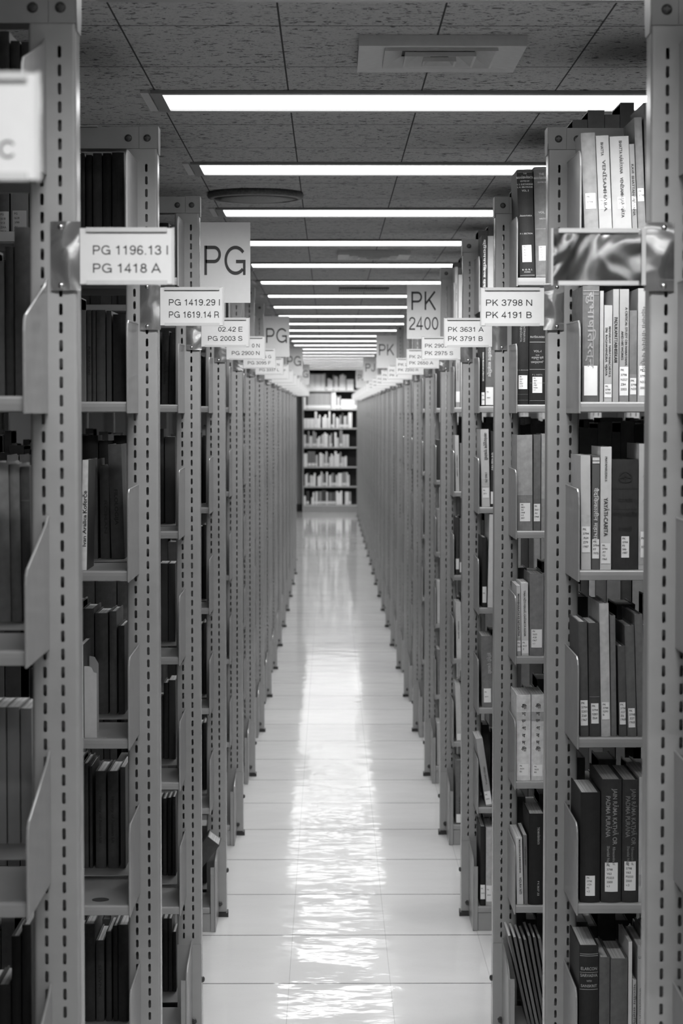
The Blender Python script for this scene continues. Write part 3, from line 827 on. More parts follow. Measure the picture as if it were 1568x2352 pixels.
put_row('R', 2, 1, [
    (1336, 1375, 657, .21, dict(call=cl(.012, .070, .40), titles=[T('सुभाषितरत्न', 'down', .62, .012, .15, .26, 0)], bands=[(.955, .0016, .26), (.925, .0016, .26)], lower=(0, .30, .10), say='thick grey cloth book with embossed lettering')),
    (1376, 1385, 668, .62, dict(paper=True, say='thin white spine beside the embossed grey book')),
    (1386, 1405, 701, .66, dict(paper=True, titles=[T('MAHAKAVI  NARAYANACARYA’S', 'down', .52, .0042, .098, .03, .20), T('SRI  RAGHAVENDRA  VIJAYA', 'down', .52, .0042, .094, .03, -.22)], call=cl(.008, .034, .46, 'PK', '3798', 'N323'), say='short white paperback titled SRI RAGHAVENDRA VIJAYA')),
    (1406, 1420, 664, .55, dict(paper=True, titles=[T('PADUKAPATTABHISEKAM', 'down', .55, .0062, .088, .03, 0)], say='pale paperback titled PADUKAPATTABHISEKAM')),
    (1421, 1443, 664, .52, dict(paper=True, titles=[T('A CRITICAL STUDY ON NARAYANA', 'down', .58, .0042, .114, .03, .22), T('AND HIS WORKS', 'down', .50, .0042, .056, .03, -.20)], lower=(0, .08, .2), call=cl(.012, .068, .47, 'PK', '3798', 'N327', 'Z84', '2002'), say='pale book titled A CRITICAL STUDY ON NARAYANA')),
    (1444, 1462, 713, .25, dict(call=cl(.014, .046, .40, 'PK', '3798', 'N33'), lower=(0, .3, .2), say='short grey cloth book in the middle of the row')),
    (1463, 1488, 662, .58, dict(paper=True, titles=[T('महाकवि नारायण पण्डित', 'down', .55, .008, .13, .2, .1)], call=cl(.012, .070, .36, 'PK', '3798', 'N337', '2003'), lower=(0, .26, .35), say='white paperback with Indian lettering beside the near post')),
])
put_row('R', 2, 2, [
    (1334, 1357, 1046, .62, dict(paper=True, lean=.6, call=cl(.034, .085, .42, 'PK', '3794', '.R64', 'Z79', '1987'), lower=(.18, .48, .48), say='white cloth book at the row end nearest the post')),
    (1358, 1376, 1046, .16, dict(paper=True, titles=[T('वैदिककालीन महाभारत', 'down', .46, .0075, .115, .55, 0)], bands=[(.955, .006, .55), (.93, .004, .55)], call=cl(.022, .060, .46, 'PK', '3794', 'P7', '1975'), say='dark paperback with patterned head and Indian lettering')),
    (1377, 1403, 1026, .70, dict(paper=True, titles=[T('PRATAPARUDRA II', 'down', .82, .0044, .048, .05, 0), T('YAYĀTI-CARITA', 'down', .43, .0078, .076, .03, 0)], call=cl(.012, .052, .42, 'PK', '3794', '.P7', 'Y3', '1965'), say='white paperback titled YAYĀTI-CARITA')),
    (1404, 1464, 1055, .045, dict(titles=[T('काव्य', 'c', .62, .006, .030, .012, 0), T('संस्कृत-साहित्य', 'c', .49, .007, .048, .012, 0), T('शास्त्री', 'c', .36, .006, .028, .012, 0)], emblem=(.84, .011), bands=[(.735, .0006, .012), (.55, .0006, .012)], call=cl(.024, .066, .15, 'PK', '3794', 'P3', 'S46', '1987'), say='thick dark book with an oval emblem')),
    (1465, 1488, 1019, .55, dict(paper=True, titles=[T('पण्डित विश्वनाथ', 'down', .62, .007, .10, .3, .2)], lower=(.04, .27, .35), call=cl(.024, .075, .3, 'PK', '3794'), say='pale book beside the near post')),
])
put_row('R', 2, 3, [
    (1325, 1352, 1428, .115, dict(lean=1.2, call=cl(.022, .072, .42, 'PK', '3794', 'S283', 'Z68', '1967'), say='dark cloth book at the row end nearest the post')),
    (1353, 1379, 1431, .085, dict(lean=1.0, call=cl(.026, .066, .34, 'PK', '3794', 'S283', 'Z64'), bands=[(.35, .0008, .2)], say='dark cloth book standing second from the end')),
    (1380, 1402, 1386, .50, dict(lean=1.2, call=cl(.034, .068, .4, 'PK', '3798', 'S293', 'B'), say='tall pale cloth book standing out of the dark row')),
    (1403, 1416, 1414, .22, dict(lean=1.0, say='slim grey book right behind the tall pale one')),
    (1421, 1439, 1484, .125, dict(lean=1.3, call=cl(.024, .068, .40, 'PK', '3798', '.S27', 'Z6', '1968'), say='shortest dark book of the row')),
    (1440, 1462, 1437, .17, dict(lean=1.8, call=cl(.018, .056, .36, 'PK', '3798', '.S27', '1968'), say='grey book leaning beside the shortest one')),
    (1463, 1482, 1411, .20, dict(lean=1.8, say='tall grey cloth book leaning on its neighbours')),
    (1483, 1497, 1436, .5, dict(lean=1.8, paper=True, say='pale book mostly hidden by the near post')),
])
put_row('R', 2, 4, [
    (1331, 1377, 1820, .016, dict(call=cl(.014, .054, .24, 'PK', '3798', '.V29', 'P3', 'v.2'), dep=.17, say='thick black book with a small white label')),
    (1379, 1426, 1790, .05, dict(titles=[T('JAIN RĀMA KATHĀ OR', 'down', .70, .0085, .112, .34, .16), T('PADMA PURĀNA', 'down', .70, .0085, .082, .34, -.18), T('Rāmacandra of', 'down', .38, .005, .036, .25, .12), T('Shantilal Nagar', 'down', .38, .005, .040, .25, -.16)], call=cl(.022, .080, .32, 'PK', '3798', 'V63', 'P3323', '2000', 'v.1'), dep=.2, say='dark first volume with bright JAIN RAMA KATHA lettering')),
    (1427, 1464, 1791, .05, dict(titles=[T('JAIN RĀMA KATHĀ OR', 'down', .70, .0085, .112, .20, .20), T('PADMA PURĀNA', 'down', .70, .0085, .082, .20, -.16), T('Rāmacandra of', 'down', .38, .005, .036, .16, .15), T('Shantilal Nagar', 'down', .38, .005, .040, .16, -.12)], call=cl(.024, .082, .36, 'PK', '3798', 'V63', 'P3323', '2000', 'v.2'), dep=.2, say='dark second volume with faded JAIN RAMA KATHA lettering')),
    (1465, 1496, 1785, .45, dict(paper=True, call=cl(.028, .084, .3, 'PK', '3798'), lower=(.13, .22, .3), dep=.19, say='pale book beside the dark JAIN RAMA KATHA volumes')),
])
put_row('R', 2, 5, [
    (1328, 1373, 2171, .018, dict(titles=[T('ELARCON', 'c', .80, .006, .032, .3, 0), T('SARVASVA', 'c', .745, .006, .034, .3, 0), T('WITH', 'c', .705, .0035, .010, .3, 0), T('SANSKRIT', 'c', .66, .0055, .032, .3, 0)], bands=[(.93, .0012, .3), (.915, .0012, .3), (.64, .001, .3), (.78, .001, .3)], dep=.17, say='thick black leather book with gilt lettering')),
    (1374, 1399, 2199, .16, dict(say='plain dark cloth book after the gilt leather one')),
    (1400, 1440, 2202, .17, dict(say='wide plain grey cloth book')),
    (1441, 1450, 2163, .62, dict(paper=True, say='tall thin white paperback')),
    (1451, 1460, 2251, .45, dict(paper=True, titles=[T('भारतीय साहित्य', 'down', .7, .004, .09, .08, 0)], say='short thin pale paperback')),
    (1462, 1480, 2174, .36, dict(paper=True, titles=[T('URF', 'c', .90, .005, .012, .06, 0), T('GAURIKANTHA VACANA', 'down', .45, .006, .10, .06, 0)], say='light grey paperback with dark lettering')),
    (1481, 1496, 2150, .3, dict(say='grey book mostly hidden by the near post')),
])
# --- the PK 3791 B range
G = .42
put_row('R', 3, 0, [
    (1188, 1229, 390, .016, dict(lean=1.8, titles=[T('THE', 'c', .955, .0032, .009, G, 0), T('MAHĀBHĀRATA', 'c', .915, .0058, .044, G, 0), T('EDITED BY', 'c', .885, .0035, .024, G, 0), T('V. S. SUKTHANKAR', 'c', .855, .0040, .043, G, 0), T('S. K. BELVALKAR', 'c', .830, .0040, .041, G, 0), T('VOL. 3', 'c', .795, .0048, .018, G, 0), T('ĀRANYAKA', 'c', .565, .0035, .032, G, 0), T('P. I. SECTION', 'c', .40, .0035, .032, G, 0), T('B. O. R. I.', 'c', .065, .004, .026, G, 0), T('POONA', 'c', .045, .003, .016, G, 0)],
        bands=[(.985, .0008, G), (.972, .0006, G), (.018, .0008, G)], call=cl(.040, .084, .30, 'PK', '3631', 'A2', '1927', 'v.2'), dep=.18, say='tall black gilt-lettered volume titled MAHĀBHĀRATA')),
    (1230, 1268, 384, .22, dict(lean=1.4, titles=[T('THE', 'c', .925, .0055, .014, .45, -.05), T('MAHĀBHĀRATA', 'c', .89, .0058, .042, .45, 0), T('EDITED BY', 'c', .855, .0035, .024, .45, 0), T('VOL. 4', 'c', .58, .0052, .024, .45, 0), T('VIRĀTA', 'c', .525, .0035, .02, .45, 0)], bands=[(.98, .0008, .4), (.44, .0006, .4), (.018, .0008, .4)], call=cl(.044, .082, .30, 'PK', '3631', 'A2', '1927', 'v.4'), dep=.18, say='tall grey cloth volume beside the black gilt one')),
])
put_row('R', 3, 1, [
    (1186, 1213, 722, .016, dict(titles=[T('MAHĀBHĀRATA', 'down', .82, .005, .06, .2, -.2), T('ŚĀNTIPARVAN', 'down', .80, .005, .05, .2, .1), T('S. K. BELVALKAR', 'c', .375, .003, .028, .2, 0)], bands=[(.045, .0006, .25), (.11, .0004, .1)], call=cl(.040, .076, .40, 'PK', '3631', 'A2', '1927', 'v.15'), say='black volume with a white label, nearest the post')),
    (1214, 1252, 724, .016, dict(titles=[T('PRATĪKA-INDEX', 'c', .745, .0048, .038, .5, 0), T('VOL.-I', 'c', .585, .0055, .02, .5, 0), T('FROM', 'c', .545, .0028, .009, .5, 0), T('अनुक्रम सूची', 'c', .515, .0045, .032, .5, 0), T('TO', 'c', .497, .0028, .006, .5, 0), T('एकानुक्रमणि', 'c', .465, .0045, .034, .5, 0), T('P. L. VAIDYA', 'c', .325, .0035, .026, .3, 0)], bands=[(.695, .0014, .6), (.39, .0012, .5), (.04, .0008, .3), (.24, .0005, .15)], call=cl(.030, .072, .30, 'PK', '3631', 'A2', '1927', 'Index', 'v.1'), say='thick black index volume ruled with white lines')),
])
put_row('R', 3, 2, [
    (1185, 1223, 999, .40, dict(lean=.4, lower=(0, .37, .19), call=cl(.024, .072, .34, 'PK', '3631', 'A2', '1968', 'v.2', 'pt.2'), dep=.17, say='thick speckled cloth book with darker foot')),
    (1224, 1241, 998, .20, dict(lower=(0, .33, .11), call=cl(.024, .070, .44, 'PK', '3631', 'A2', '1968'), say='narrow grey cloth book beside the speckled one')),
    (1242, 1262, 996, .44, dict(lower=(0, .33, .25), say='pale cloth book partly hidden by the post in front')),
])
put_row('R', 3, 3, [
    (1182, 1196, 1345, .55, dict(paper=True, lean=.6, titles=[T('MAHABHARATA KE NITI-RATNA', 'down', .58, .0052, .112, .04, 0)], call=cl(.012, .040, .46, 'PK', '3631'), lower=(0, .26, .34), say='slim pale paperback titled MAHABHARATA KE NITI-RATNA')),
    (1197, 1214, 1339, .64, dict(paper=True, lean=.8, titles=[T('TINA NĪTI-VEKHĀ, CHĀNKYA KANIK', 'down', .58, .0050, .122, .04, 0)], call=cl(.006, .040, .46, 'PK', '3631', 'Z'), say='slim white paperback with a long upright title')),
    (1215, 1248, 1318, .27, dict(lower=(0, .10, .16), call=cl(.022, .070, .38, 'PK', '3635', 'A28', '1967', 'v.1'), dep=.17, say='tall grey cloth book with a rounded white label')),
])
BENG = ['শ্রী', 'ম', 'দ্ভ', 'গ', 'ব', 'দ্', 'গী', 'তা']
def beng(): return [T(c, 'c', .84 - .083 * i, .0098, None, .03, 0) for i, c in enumerate(['গী', 'শ', 'ভ', 'গ', 'ব', 'দ', 'গী'])]
put_row('R', 3, 4, [
    (1185, 1218, 1596, .66, dict(titles=beng(), call=cl(.014, .044, .36, 'PK', '3633', 'B5'), lower=(.70, .80, .50), dep=.18, say='white book with vertical Bengali lettering, nearer the post')),
    (1219, 1249, 1595, .60, dict(titles=beng(), call=cl(.012, .042, .36, 'PK', '3633', 'B5'), lower=(.69, .80, .34), dep=.18, say='white book with Bengali lettering and a grey band')),
])
put_row('R', 3, 5, [
    (1186, 1202, 1924, .58, dict(paper=True, lean=1.4, titles=[T('MAHABHARATA SHIKSHASUDHA', 'down', .72, .0045, .09, .06, .1), T('VIDURA NITI', 'down', .28, .006, .045, .03, .1)], say='slim pale paperback titled VIDURA NITI')),
    (1203, 1212, 1918, .24, dict(paper=True, lean=1.0, titles=[T('महाभारत कथा', 'down', .7, .004, .05, .06, 0)], say='thin grey paperback beside the black volume')),
    (1213, 1250, 1869, .010, dict(titles=[T('THE MAHĀBHĀRATA', 'down', .76, .0058, .046, .45, .1), T('P K', 'down', .24, .005, .01, .35, .1), T('3637', 'down', .18, .005, .016, .35, .1), T('.S5', 'down', .12, .005, .01, .35, .1)], dep=.18, say='tall black volume with small white upright lettering')),
])
put_row('R', 3, 6, [(1212 + 9.4 * i, 1219 + 9.4 * i, 2150 + 3 * (i % 4), (.13, .16, .22, .10, .16, .12, .2)[i], dict(paper=True, lean=12.5 - .5 * i, set=.02, dep=.16, say='thin leaning booklet, %s of the slanting row' % CARDINAL[i])) for i in range(7)])
# --- the PK 2975 S range
put_row('R', 4, 0, [
    (1105, 1118, 541, .05, dict(titles=[T('श्रीरामचरित', 'down', .72, .007, .10, .6, .05), T('मानस रहस्य', 'down', .38, .007, .08, .6, .05)], call=cl(.012, .05, .47), say='dark book with white Indian lettering')),
    (1119, 1133, 542, .64, dict(paper=True, say='white book behind the dark lettered one')),
])
put_row('R', 4, 1, [
    (1105, 1113, 752, .03, dict(titles=[T('INDIAN RELIGIOUS LITERATURE', 'down', .50, .0042, .094, .6, 0)], call=cl(.004, .045, .47, 'PK', '2907'), say='slim black book titled INDIAN RELIGIOUS LITERATURE')),
    (1114, 1133, 756, .18, dict(titles=[T('भारतीय साहित्य', 'down', .58, .009, .10, .45, 0)], call=cl(.004, .062, .47, 'PK', '2907'), say='grey book with pale Indian lettering')),
])
put_row('R', 4, 2, [
    (1106, 1125, 986, .64, dict(paper=True, lean=1.2, titles=[T('आनंदपूर्ण एकांकी', 'down', .78, .009, .09, .05, .1), T('1965-70', 'down', .38, .007, .032, .1, .1)], call=cl(.03, .062, .4, 'PK', '2971'), lower=(.26, .36, .42), dep=.2, set=.004, say='white paperback with Indian lettering and 1965-70')),
    (1126, 1134, 990, .05, dict(titles=[T('लेखक', 'down', .6, .006, .06, .5, 0)], call=cl(.01, .05, .47), say='slim dark book behind the white paperback')),
])
put_row('R', 4, 3, [
    (1106, 1118, 1234, .03, dict(call=cl(.015, .068, .4, 'PK'), dep=.19, say='black book with a rounded white label')),
    (1119, 1134, 1172, .66, dict(paper=True, lean=-1.0, dep=.2, set=.0, say='tall white board jutting out past the shelf edge')),
])
put_row('R', 4, 4, [(1106, 1132, 1461, .27, dict(lean=.8, titles=[T('हिन्दी एकांकी', 'down', .62, .010, .07, .4, .2)], call=cl(.016, .062, .32, 'PK', '2973'), dep=.19, say='thick grey cloth book with a white label'))])
put_row('R', 4, 5, [(1115, 1131, 1697, .34, dict(paper=True, lean=8.5, titles=[T('HINDI SAHITYA', 'down', .45, .006, .06, .08, .1)], call=cl(.006, .05, .44, 'PK', '2975'), dep=.17, say='slanting light grey paperback'))])
put_row('R', 4, 6, [
    (1102, 1114, 1898, .015, dict(call=cl(.022, .070, .46, 'PK', '2975'), dep=.18, say='black book with a white label')),
    (1115, 1133, 1900, .44, dict(call=cl(.014, .068, .46, 'PK', '2975'), dep=.18, say='pale cloth book with a white label')),
])
# --- the PK 2650 A range
for row, bks in enumerate([
    [(1043, 1051, 613, .52, dict(paper=True, titles=[T('URMILA MALAM', 'down', .55, .004, .07, .1, 0)], say='tall pale paperback')), (1052, 1063, 631, .62, dict(paper=True, say='shorter white paperback'))],
    [(1046, 1056, 800, .48, dict(paper=True, titles=[T('DANIEL KESHAVRAO', 'down', .6, .004, .07, .15, 0)], call=cl(.02, .062, .47), say='pale book with a white label')), (1057, 1064, 804, .6, dict(paper=True, say='thin white book against the next post'))],
    [(1046, 1055, 1000, .64, dict(paper=True, lean=1, titles=[T('NIRMATACA CINEMA', 'down', .45, .0045, .085, .08, 0)], say='white paperback with a dark upright title')), (1056, 1065, 1018, .32, dict(paper=True, say='grey paperback beside the white one'))],
    [(1046, 1054, 1188, .06, dict(call=cl(.022, .064, .47), say='dark book with a white label')), (1055, 1065, 1193, .2, dict(call=cl(.01, .05, .47), say='grey cloth book beside the dark one'))],
    [(1048, 1060, 1383, .56, dict(paper=True, lean=1, titles=[T('SANSKRIT NATAK', 'down', .5, .0045, .07, .06, 0)], say='white paperback, upright dark title'))],
    [(1048, 1060, 1572, .52, dict(paper=True, lean=1.4, call=cl(.004, .03, .4), say='pale paperback leaning slightly'))],
    [(1046, 1061, 1746, .2, dict(titles=[T('भारत', 'down', .3, .006, .07, .05, .1)], call=cl(.006, .04, .42), say='grey cloth book with a white label'))]]):
    put_row('R', 5, row, bks)
# --- the PK 2200 R range: one book shows on each shelf
for row, (yt, g) in enumerate(((668, .6), (830, .03), (1010, .08), (1170, .35), (1335, .5), (1492, .25), (1660, .4))):
    put_row('R', 6, row, [(1003, 1012, yt, g, dict(paper=row % 2 == 0, simple=True))])
# --- the PG 1418 A range
put_row('L', 1, 0, [
    (50, 74, 96, .05, dict(dep=.17)), (26, 48, 94, .045, dict(dep=.17)), (0, 24, 72, .055, dict(dep=.18)), (-28, -2, 80, .05, {})], setback=.05)
put_row('L', 1, 1, [(35, 73, 522, .085, dict(dep=.16)), (14, 33, 566, .04, dict(dep=.15)), (-12, 12, 600, .09, {})], setback=.05)
put_row('L', 1, 2, [(52, 74, 1072, .05, dict(lean=.6, bands=[(.78, .001, .2)])), (27, 51, 1066, .12, dict(lean=.6)), (-10, 26, 1062, .15, dict(lean=.6)), (-40, -11, 1062, .1, dict(lean=.6))], setback=.055)
put_row('L', 1, 3, [(49, 75, 1627, .17, dict(paper=True)), (18, 47, 1624, .16, dict(paper=True)), (-12, 16, 1624, .15, dict(paper=True)), (-40, -13, 1624, .15, dict(paper=True))], setback=.085)
put_row('L', 1, 4, [(52, 74, 2124, .016, {}), (28, 50, 2150, .012, {}), (-6, 26, 2262, .016, {}), (-40, -8, 2266, .02, {})], setback=.05)
# --- the PG 1619.14 R range
D1 = dict(setback=.03)
put_row('L', 2, 0, [(258, 286, 350, .06, {}), (237, 256, 352, .028, {}), (214, 235, 352, .07, {}), (198, 212, 356, .025, {}), (184, 196, 352, .05, {}),
    (69, 183, 352, .05, dict(say='very thick dark volume behind the near post')), (25, 66, 360, .32, dict(paper=True, titles=[T('VOL', 'down', .12, .007, .02, .05, .1)], call=cl(.016, .072, .40, 'PG', '1618', '.V99', 'A6', '2011'), say='light grey volume with a large white label')), (-2, 22, 360, .16, dict(call=cl(.016, .070, .47, 'PG', '1618', 'V13', 'ZAA', '2014'), say='grey volume with a small white label'))], setback=.022)
put_row('L', 2, 1, [(260, 290, 722, .05, {}), (245, 257, 714, .09, dict(paper=True)), (222, 243, 712, .10, {}), (212, 221, 712, .08, {}), (200, 211, 712, .10, dict(titles=[T('PUBLICATIONS', 'down', .45, .005, .06, .02, 0)])), (185, 199, 712, .26, dict(paper=True, say='grey paperback beside the near post'))], setback=.012)
put_row('L', 2, 2, [(256, 287, 1021, .13, dict(lean=1.6, titles=[T('FILOLOGIJA', 'down', .45, .007, .075, .03, 0)], dep=.16, say='dark rounded book leaning, nearest the post')), (231, 253, 1070, .09, dict(lean=.5, titles=[T('ROMAN', 'down', .45, .006, .07, .03, .1)])), (204, 225, 1055, .12, {})], setback=.075)
make_rows = []
put_row('L', 2, 3, [(272, 287, 1437, .06, {}), (252, 269, 1404, .12, {}), (219, 249, 1408, .09, dict(titles=[])), (189, 217, 1398, .08, {})], setback=.12)
put_row('L', 2, 4, [(277, 289, 1762, .10, dict(paper=True)), (248, 273, 1771, .085, dict(titles=[T('History of Russian Lit', 'down', .5, .006, .10, .03, 0)])), (220, 244, 1771, .085, dict(titles=[T('History of Russian Lit', 'down', .5, .006, .10, .03, 0)])), (206, 213, 1760, .05, {}), (190, 204, 1754, .08, {})], setback=.115)
put_row('L', 2, 5, [(272, 296, 2124, .05, {}), (260, 271, 2126, .03, {}), (244, 257, 2140, .06, {}), (221, 240, 2160, .09, dict(titles=[T('SLOVNIK', 'down', .5, .006, .07, .03, 0)])), (194, 219, 2122, .055, {})], setback=.05)
# the white spine that stands forward on the third shelf
Yf = DL(2) - DEEP + .006
xw = (CAM_XY(186, SHELF_Z[2], Yf), CAM_XY(199, SHELF_Z[2], Yf))
make_book(((xw[0] + xw[1]) / 2, Yf, SHELF_Z[2] + .0006), xw[1] - xw[0], at(195, 1057, Yf).z - SHELF_Z[2], .13, .05, 'slim white paperback titled Koferče, leaning on the third shelf, PG 1619.14 R range', 'books on the PG 1619.14 R range', paper=True, lean=math.radians(-1.2), lower=(0, 1, .66),
          titles=[T('Ivan Aralica', 'up', .36, .0068, .062, .12, 0), T('Koferče', 'up', .62, .0078, .044, .03, 0)])
xw = (CAM_XY(182, SHELF_Z[3], Yf), CAM_XY(192, SHELF_Z[3], Yf))
make_book(((xw[0] + xw[1]) / 2, Yf, SHELF_Z[3] + .0006), xw[1] - xw[0], at(187, 1482, Yf).z - SHELF_Z[3], .13, .05, 'slim white paperback against the bookend, fourth shelf of the PG 1619.14 R range', 'books on the PG 1619.14 R range', paper=True, lower=(0, 1, .62),
          titles=[T('zbornik hrvatski', 'up', .3, .005, .07, .05, 0)])
# metal bookend
t = empty('bookend', (CAM_XY(193.5, SHELF_Z[3], Yf), Yf + .004, SHELF_Z[3] + .0002), 'grey sheet metal bookend on the fourth shelf of the PG 1619.14 R range', 'bookend')
bw, bh = CAM_XY(222, SHELF_Z[3], Yf) - CAM_XY(193.5, SHELF_Z[3], Yf), at(200, 1531, Yf).z - SHELF_Z[3]
bm = bmesh.new(); prism(bm, [(0, 0), (bw, 0), (bw, bh - .014), (bw - .006, bh - .012), (bw - .010, bh - .003), (bw - .016, bh), (0, bh)], 'y', 0, .0014); finish('upright_plate', bm, ENDLIP, t)
bm = bmesh.new(); box(bm, 0.0005, bw + .018, .0016, .075, 0, .0012); finish('base_plate', bm, PAINT_SHELF, t)
bm = bmesh.new(); prism(bm, [(.002, .0014), (bw - .004, .0014), (bw - .004, bh - .004), (bw - .012, bh + .010), (.002, bh + .012)], 'y', .074, .0754); finish('rear_plate', bm, PAINT_SHELF, t)
# --- the PG 2003 S range
for row, (bks, sb) in enumerate([
    ([(390, 402, 520, .03, {}), (366, 388, 512, .05, {}), (330, 364, 520, .04, {}), (300, 328, 500, .06, dict(call=cl(.031, .066, .40))), (262, 298, 500, .04, dict(call=cl(.031, .066, .36))), (228, 260, 500, .05, dict(call=cl(.031, .066, .36))), (188, 226, 500, .04, dict(call=cl(.031, .066, .34)))], .015),
    ([(387, 403, 764, .07, dict(lean=-1.0)), (370, 386, 760, .09, dict(lean=-1.0, titles=[T('Tales of Russian Storytellers', 'down', .5, .006, .09, .02, 0)])), (345, 368, 770, .06, {})], .02),
    ([(379, 403, 1003, .09, dict(paper=True)), (362, 377, 985, .045, {}), (300, 360, 990, .016, {}), (262, 298, 1000, .016, {}), (228, 260, 1012, .018, {}), (190, 226, 1000, .016, {})], .06),
    ([(387, 403, 1294, .075, dict(paper=True)), (366, 386, 1294, .08, dict(paper=True)), (330, 364, 1310, .2, dict(paper=True)), (270, 328, 1335, .22, {}), (220, 268, 1335, .2, {}), (180, 218, 1335, .21, {})], .075),
    ([(388, 404, 1562, .10, dict(paper=True)), (376, 387, 1568, .05, {}), (362, 375, 1600, .06, {})], .10),
    ([(396, 404, 1830, .05, {}), (385, 394, 1832, .025, {}), (374, 383, 1834, .05, {}), (362, 372, 1834, .03, {})], .12),
    ([(397, 405, 2140, .04, {}), (387, 396, 2110, .05, {}), (374, 386, 2110, .03, {}), (362, 373, 2112, .05, {})], .05)]):
    put_row('L', 3, row, bks, sb)
# --- the PG 2900 N range
for row, (yt, g) in enumerate(((600, .04), (820, .05), (1000, .05), (1205, .04), (1430, .06), (1660, .05))):
    put_row('L', 4, row, [(466, 475, yt, g, {}), (450, 465, yt + 4, g * .7, {})], .03)
# the book that sticks out of its bottom shelf
t = make_book((at(474, 1985, DL(4) - .16).x, DL(4) - .215, SHELF_Z[6] + .002), .050, .200, .12, .045, 'dark slanting book with bright page edges jutting from the bottom shelf, PG 2900 N range', 'books on the PG 2900 N range', lean=math.radians(-38))
t.location.x = at(466, 2010, DL(4) - .2).x - .087; t.location.z = SHELF_Z[6] + .062

# ------------------------------------------------------------------ the rest of the books, deeper in the ranges
def fill():
    bm = bmesh.new(); lay = bm.verts.layers.float_color.new('tone')
    rnd = random.Random(3)
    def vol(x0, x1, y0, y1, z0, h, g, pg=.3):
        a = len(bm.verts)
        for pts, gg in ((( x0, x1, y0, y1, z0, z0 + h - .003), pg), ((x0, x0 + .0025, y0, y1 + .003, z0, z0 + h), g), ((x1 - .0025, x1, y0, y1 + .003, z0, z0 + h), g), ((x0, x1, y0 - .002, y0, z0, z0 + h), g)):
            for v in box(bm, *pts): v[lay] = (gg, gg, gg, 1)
    for side, kmax in (('L', K_L), ('R', K_R)):
        s = -1 if side == 'L' else 1
        for k in range(1, kmax + 1):
            X0, Y0 = (XL, DL(k)) if s < 0 else (XR, DR(k))
            for row in range(7):
                for back in ((1,) if s < 0 and k <= 5 else (0, 1) if k <= 5 else (0,)):
                    u = ENDU.get((side, k, row), .075 if s < 0 else .058) if not back or s < 0 else .056
                    lim = .86 if k <= 5 else .30
                    while u < lim:
                        w = rnd.uniform(.016, .042)
                        if rnd.random() < .04: u += rnd.uniform(.02, .05); continue
                        h = rnd.uniform(.255, .295) if back and s > 0 and row < 3 else rnd.uniform(.185, .255); d = rnd.uniform(.13, .165)
                        g = rnd.choice((.03, .05, .07, .1, .16, .22) if s < 0 else (.04, .06, .1, .16, .25, .36))
                        xa, xb = sorted((X0 + s * u, X0 + s * (u + w - .001)))
                        z = SHELF_Z[row] + .0004
                        if not back:
                            sb = rnd.uniform(.012, .04) + (.03 if s < 0 else 0); vol(xa, xb, Y0 - DEEP + sb, min(Y0 - DEEP + sb + d, Y0 - .008), z, h, g)
                        elif s < 0:
                            vol(xa, xb, Y0 + .135 + rnd.uniform(0, .02), Y0 + UD + DEEP - .004, z, h, g)
                        else:
                            vol(xa, xb, Y0 + UD + .012, Y0 + UD + d, z, h, min(g, .1), .16)  # far-side books: gap shade painted in as darker covers and page tops
                        u += w
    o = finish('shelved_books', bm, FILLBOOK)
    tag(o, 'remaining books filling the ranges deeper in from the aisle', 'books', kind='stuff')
fill()

# ------------------------------------------------------------------ the bookcase that closes the aisle
XB0, XB1 = at(697, 1000, Y_END).x, 1.5
lips = [at(757, y, Y_END).z for y in (896.5, 939, 983, 1026.6, 1071.7, 1116.8, 1159.5)]
t = empty('end_bookcase', (XB0, Y_END, 0), 'dark bookcase full of pale books closing the far end of the aisle', 'bookcase')
wB = XB1 - XB0
bm = bmesh.new(); box(bm, 0, wB, .26, .28, 0, CEIL - .02); finish('back_panel', bm, ENDDARK, t)
for xx in (-.02, wB):
    bm = bmesh.new(); box(bm, xx, xx + .02, 0, .28, 0, CEIL - .05); finish('side_panel', bm, WALLP, t)
for z in lips:
    bm = bmesh.new(); box(bm, 0, wB, .004, .26, z - .02, z); sh = finish('shelf', bm, ENDDARK, t)
    bm = bmesh.new(); box(bm, 0, wB, 0, .004, z - .022, z + .001); finish('shelf_edge', bm, ENDLIP, sh)
bm = bmesh.new(); box(bm, 0, wB, .004, .02, 0, lips[6] - .022); finish('kick_plate', bm, PAINT, t)
def end_row(row, spec):
    """spec: (x0, x1 in the enlarged crop, top, tones, number, labelled)"""
    n = 0; z = lips[row] + .0015
    for xa, xb, top, tones, num, lab in spec:
        for i in range(num):
            a = 660 + (xa + (xb - xa) * i / num) / 5.88; b = 660 + (xa + (xb - xa) * (i + 1) / num) / 5.88
            tp = top if isinstance(top, (int, float)) else top[i % len(top)]
            g = tones[i % len(tones)]
            X0, X1 = max(at(a, 1000, Y_END).x, XB0 + .003), at(b, 1000, Y_END).x
            h = min(at(757, 820 + tp / 5.88, Y_END).z - z, .31)
            which = ORD_END[n]; n += 1
            make_book(((X0 + X1) / 2, Y_END + .02, z), X1 - X0 - .002, h, .16, g, '%s book, %s in on the %s of the far end bookcase' % (tone_word(g, True), which, SHELF_WORD[row]), 'books in the end bookcase', paper=g > .4, simple=True,
                      call=((), .012, .058, .44) if lab else None)
ORD_END = CARDINAL + ['thirteenth', 'fourteenth', 'fifteenth', 'sixteenth', 'seventeenth', 'eighteenth', 'nineteenth', 'twentieth', 'twenty-first', 'twenty-second', 'twenty-third', 'twenty-fourth', 'twenty-fifth', 'twenty-sixth', 'twenty-seventh', 'twenty-eighth']
Wt, Lt, Gr, Dk = .78, .62, .28, .06
